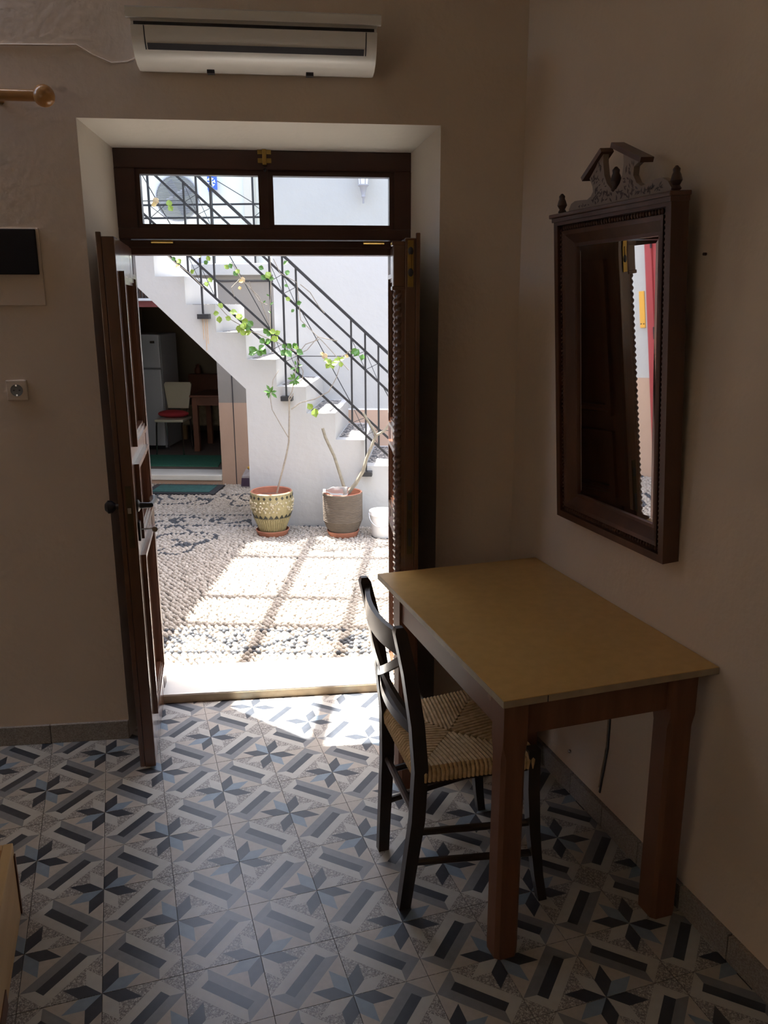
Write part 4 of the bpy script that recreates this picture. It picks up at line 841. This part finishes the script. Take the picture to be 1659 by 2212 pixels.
for u_ in (.031, MW-.031): beadrow(66, lambda t, u_=u_: (u_, MD_-.011, .03+(MH-.06)*t), bm_, .5)
for z_ in (.031, MH-.031): beadrow(38, lambda t, z_=z_: (.04+(MW-.08)*t, MD_-.011, z_), bmh, 0)
mi.part('mirror_glass', MB().box((.105, .012, .105), (MW-.105, .019, MH-.105)), MIRROR)
mb = MB(); e0, e1 = .086, .105                    # bevelled glass border
A_ = [(e0, .0181, e0), (MW-e0, .0181, e0), (MW-e0, .0181, MH-e0), (e0, .0181, MH-e0)]; B_ = [(e1, .019, e1), (MW-e1, .019, e1), (MW-e1, .019, MH-e1), (e1, .019, MH-e1)]
mi.part('glass_bevel', mb.add(A_+B_, [(k, (k+1) % 4, (k+1) % 4+4, k+4) for k in range(4)]), MIRROR)
mi.part('backing', MB().box((.02, .0, .02), (MW-.02, .008, MH-.02)), MIRD)
mi.part('cornice', MB().box((-.010, -.0, MH), (MW+.010, MD_+.012, MH+.012), bev=.003).box((-.004, -.0, MH-.012), (MW+.004, MD_+.005, MH)), MIRW)
cp_ = [(235, 850), (240, 790), (262, 735), (300, 705), (360, 695), (430, 690), (470, 655), (492, 605), (486, 550), (470, 505), (455, 470), (520, 350), (580, 200), (600, 180), (600, 300), (612, 430), (640, 520), (690, 585), (735, 580), (775, 515), (800, 430), (815, 300), (812, 205), (980, 285), (925, 340), (915, 430), (950, 510), (1000, 545), (1080, 512), (1150, 470), (1225, 458), (1280, 490), (1318, 560), (1335, 610)]
cy = .030; cl3 = [onf(MI, 1180+x*.205, 290+y*.205, cy+.009) for x, y in cp_]; cpoly = [(p[0], max(p[2], MH+.010)) for p in cl3]; cpoly[0] = (cpoly[0][0], MH+.010); cpoly[-1] = (cpoly[-1][0], MH+.010)
cr = mi.part('crest_board', MB().ext(cpoly, cy-.009, cy+.009, lambda p, q, t: (p, t, q)), CREST, label='pale fretwork crest with carved leaf sprigs')
def cap(a_, b_):
    p_, q_ = onf(MI, 1180+a_[0]*.205, 290+a_[1]*.205, cy+.012), onf(MI, 1180+b_[0]*.205, 290+b_[1]*.205, cy+.012)
    mi.part('pediment_cap', MB().bar((p_[0], cy, p_[2]), (q_[0], cy, q_[2]), .013, .040, (0, 1, 0)), MIRW)
cap((395, 475), (600, 165)); cap((705, 112), (1020, 268))
def finial(u_, z_, sc=1.): mi.part('finial', MB().lathe([(.008*sc, 0), (.014*sc, .006*sc), (.009*sc, .014*sc), (.016*sc, .026*sc), (.012*sc, .040*sc), (.009*sc, .046*sc), (.010*sc, .054*sc), (.003*sc, .062*sc)], (u_, cy, z_), 10), MIRD, True)
finial(.012, MH+.012, .95); finial(MW-.014, MH+.012, .95)
fp = onf(MI, 1180+735*.205, 290+560*.205, cy); finial(fp[0], fp[2]-.012, 1.05)
mb = MB()                                         # carved sprigs on the crest
us_ = [p[0] for p in cpoly]; 
def inside(u_, z_):
    c_ = False; n_ = len(cpoly)
    for i in range(n_):
        (x1, y1), (x2, y2) = cpoly[i], cpoly[(i+1) % n_]
        if (y1 > z_) != (y2 > z_) and u_ < (x2-x1)*(z_-y1)/(y2-y1)+x1: c_ = not c_
    return c_
rr_ = random.Random(3); cnt = 0
while cnt < 150:
    u_, z_ = rr_.uniform(min(us_), max(us_)), rr_.uniform(MH+.012, MH+.23)
    if all(inside(u_+dx, z_+dz) for dx, dz in ((.011, 0), (-.011, 0), (0, .011), (0, -.011))):
        t_ = rr_.uniform(0, 3.14); l_ = rr_.uniform(.005, .010); d_ = np.array([math.cos(t_), math.sin(t_)])*l_; e_ = np.array([-d_[1], d_[0]])*.35; P_ = np.array([u_, z_])
        mb.add([(*[(P_+v)[0]], cy+.0096, (P_+v)[1]) for v in (d_, e_, -d_, -e_)], [(0, 1, 2, 3)]); cnt += 1
mi.part('carved_sprigs', mb, MIRD, parent=cr, kind='stuff')
for u_ in (.10, MW-.06): mi.part('wire_hook', MB().tube([(u_+.016, .004, .004), (u_+.014, .018, -.016), (u_-.014, .02, -.018), (u_-.018, .004, .004)], .0018, 5), BRASS)

# ---- air conditioner
ac = Thing('air_conditioner', 'white wall air conditioner above the door opening', 'air conditioner', HS, (-.93, 0, 2.43))
A0, A1 = -1.322, -.535
pr = [(0, 2.575), (-.10, 2.572), (-.175, 2.562), (-.193, 2.556), (-.197, 2.548), (-.193, 2.537), (-.176, 2.528), (-.176, 2.520), (-.190, 2.515), (-.184, 2.49), (-.168, 2.462), (-.14, 2.438), (-.10, 2.424), (-.05, 2.42), (0, 2.43)]
ac.part('casing', MB().ext(pr, A0+.012, A1-.012, lambda p, q, t: (t, p, q)), WHITEP, True)
ac.part('top_lip', MB().ext([(-.0, 2.578), (-.14, 2.575), (-.19, 2.567), (-.2015, 2.560), (-.2045, 2.548), (-.1985, 2.534), (-.185, 2.534), (-.185, 2.555), (0, 2.565)], A0, A1, lambda p, q, t: (t, p, q)), WHITEP, True)
ac.part('shadow_gap', MB().box((A0+.02, -.1775, 2.520), (A1-.02, -.174, 2.533)), SLOT)
fl = [(-.1915, 2.514), (-.1855, 2.49), (-.1735, 2.468), (-.168, 2.4705), (-.181, 2.492), (-.186, 2.514)]
ac.part('air_flap', MB().ext(fl, A0+.055, A1-.05, lambda p, q, t: (t, p-.003, q)), WHITEP, True)
ac.part('outlet_slot', MB().ext([(-.1765, 2.4685), (-.163, 2.453), (-.155, 2.456), (-.165, 2.470)], A0+.058, A1-.053, lambda p, q, t: (t, p-.0022, q)), SLOT)
for s_ in (A0+.052, A1-.047): ac.part('panel_seam', MB().ext([(-.1915, 2.514), (-.1855, 2.49), (-.1735, 2.468), (-.163, 2.453), (-.16, 2.456), (-.18, 2.492)], s_-.0015, s_+.0015, lambda p, q, t: (t, p-.0005, q)), SLOT)
for x in (455, 668): P_ = onf(HS, x, 133, -.06); ac.part('bottom_clip', MB().box((P_[0]-.012, -.08, 2.412), (P_[0]+.012, -.055, 2.424)), SLOT)
pts_ = [onf(HS, x, y, -.004) for x, y in ((-60, 90), (0, 96), (100, 97), (165, 97), (200, 118), (240, 136), (275, 134), (300, 122))]
single('power_cable', MB().tube(pts_, .0032, 6), PLASTER, 'thin painted cable along the wall left of the air conditioner', 'cable', HS, tuple(pts_[0]), smooth=True)
# ---- curtain rod end
cz = onf(HS, 95, 207, -.085); cr_ = Thing('curtain_rod', 'orange varnished wooden curtain rod with ball finial', 'curtain rod', HS, tuple(cz))
cr_.part('rod', MB().tube([(cz[0]-1.2, cz[1], cz[2]+.004), (cz[0]-.01, cz[1], cz[2])], .0175, 14), RODW, True); cr_.part('ball_finial', MB().ball(tuple(cz), .034, 14), RODW, True)
cr_.part('bracket', MB().tube([(cz[0]-.16, cz[1], cz[2]), (cz[0]-.16, 0, cz[2])], .012, 8), RODW, True)
# ---- fuse box and socket on the door wall
e0 = onf(HS, 78, 495, -.012); e1 = onf(HS, 85, 593, -.012); e2 = onf(HS, 92, 660, -.012)
fx = Thing('fuse_box', 'flush fuse box with a dark cover left of the door', 'fuse box', HS, (e1[0]-.12, 0, e2[2]))
fx.part('box_plate', MB().box((e1[0]-.26, -.006, e2[2]), (e1[0]+.010, .001, e0[2]+.004), bev=.002), PLASTER); fx.part('dark_cover', MB().box((e1[0]-.25, -.018, e1[2]), (e1[0], -.004, e0[2]), bev=.003), PLAQUE)
sk_ = onf(HS, 37, 843, -.006); sx, sz = sk_[0], sk_[2]
so_ = Thing('wall_socket', 'white round two-pin wall socket below the fuse box', 'socket', HS, (sx, 0, sz-.04))
so_.part('plate', MB().box((sx-.036, -.010, sz-.036), (sx+.036, .001, sz+.036), bev=.004), PLASTER); so_.part('well', MB().lathe([(.001, -.0), (.019, -.0), (.021, -.0025), (.021, .002)], (sx, -.0105, sz), 20, axis=1), T_GREY)
for dx in (-.0095, .0095): so_.part('pin_hole', MB().lathe([(.001, -.0005), (.0028, -.0005), (.0028, .002), (.001, .002)], (sx+dx, -.0125, sz), 8, axis=1), SLOT)
for dz in (-.017, .017): so_.part('earth_clip', MB().box((sx-.003, -.0135, sz+dz-.003), (sx+.003, -.010, sz+dz+.003)), STEEL)
# ---- hatch on the right wall below the table
ht = Thing('wall_hatch', 'low white wall panel with a dark gap below the table', 'panel', WR, (1.43, 2.27, .1))
ht.part('panel', MB().ext([(1.416, .115), (1.4195, .145), (1.4345, .265), (1.4345, .60), (1.443, .60), (1.443, .115)], 2.098, 2.47, lambda p, q, t: (p, t, q)), PLASTER); ht.part('gap', MB().ext([(1.4165, .10), (1.422, .145), (1.437, .265), (1.437, .60), (1.443, .60), (1.443, .10)], 2.0875, 2.0945, lambda p, q, t: (p, t, q)), SLOT); ht.part('knob', MB().ball((1.417, 2.285, .145), .007, 8), STEEL, True)
single('wall_nail', MB().tube([(1.432, 1.823, 1.80), (1.441, 1.823, 1.80)], .004, 6), MIRD, 'small dark nail in the wall beside the mirror', 'nail', WR, (1.436, 1.823, 1.80))
# ---- pine bed corner at the left edge
bd = Thing('pine_bed', 'light pine bed corner with dark edge strips', 'bed', WR, (-.6, 1.6, 0))
BX, BY, BZ = -.383, 2.225, .222
bd.part('side_board', MB().box((BX-.026, .35, 0), (BX, BY, BZ), bev=.003), PINE); bd.part('end_board', MB().box((-1.4, BY-.026, 0), (BX-.026, BY, BZ), bev=.003), PINE)
bd.part('top_board', MB().box((-1.4, .35, BZ-.02), (BX-.026, BY-.026, BZ-.001)), RODW)
bd.part('edge_strip', MB().box((BX-.0, BY-.020, .004), (BX+.004, BY-.008, BZ-.03)), PINED)
bd.part('post', MB().box((BX-.12, 1.86, BZ-.03), (BX-.030, 1.94, .62), bev=.004), PINE); bd.part('post_strip', MB().box((BX-.031, 1.93, BZ-.0), (BX-.022, 1.944, .62)), PINED)
bd.part('base_strip', MB().box((BX-.0, .36, .0), (BX+.003, BY-.35, .05)), PINED)
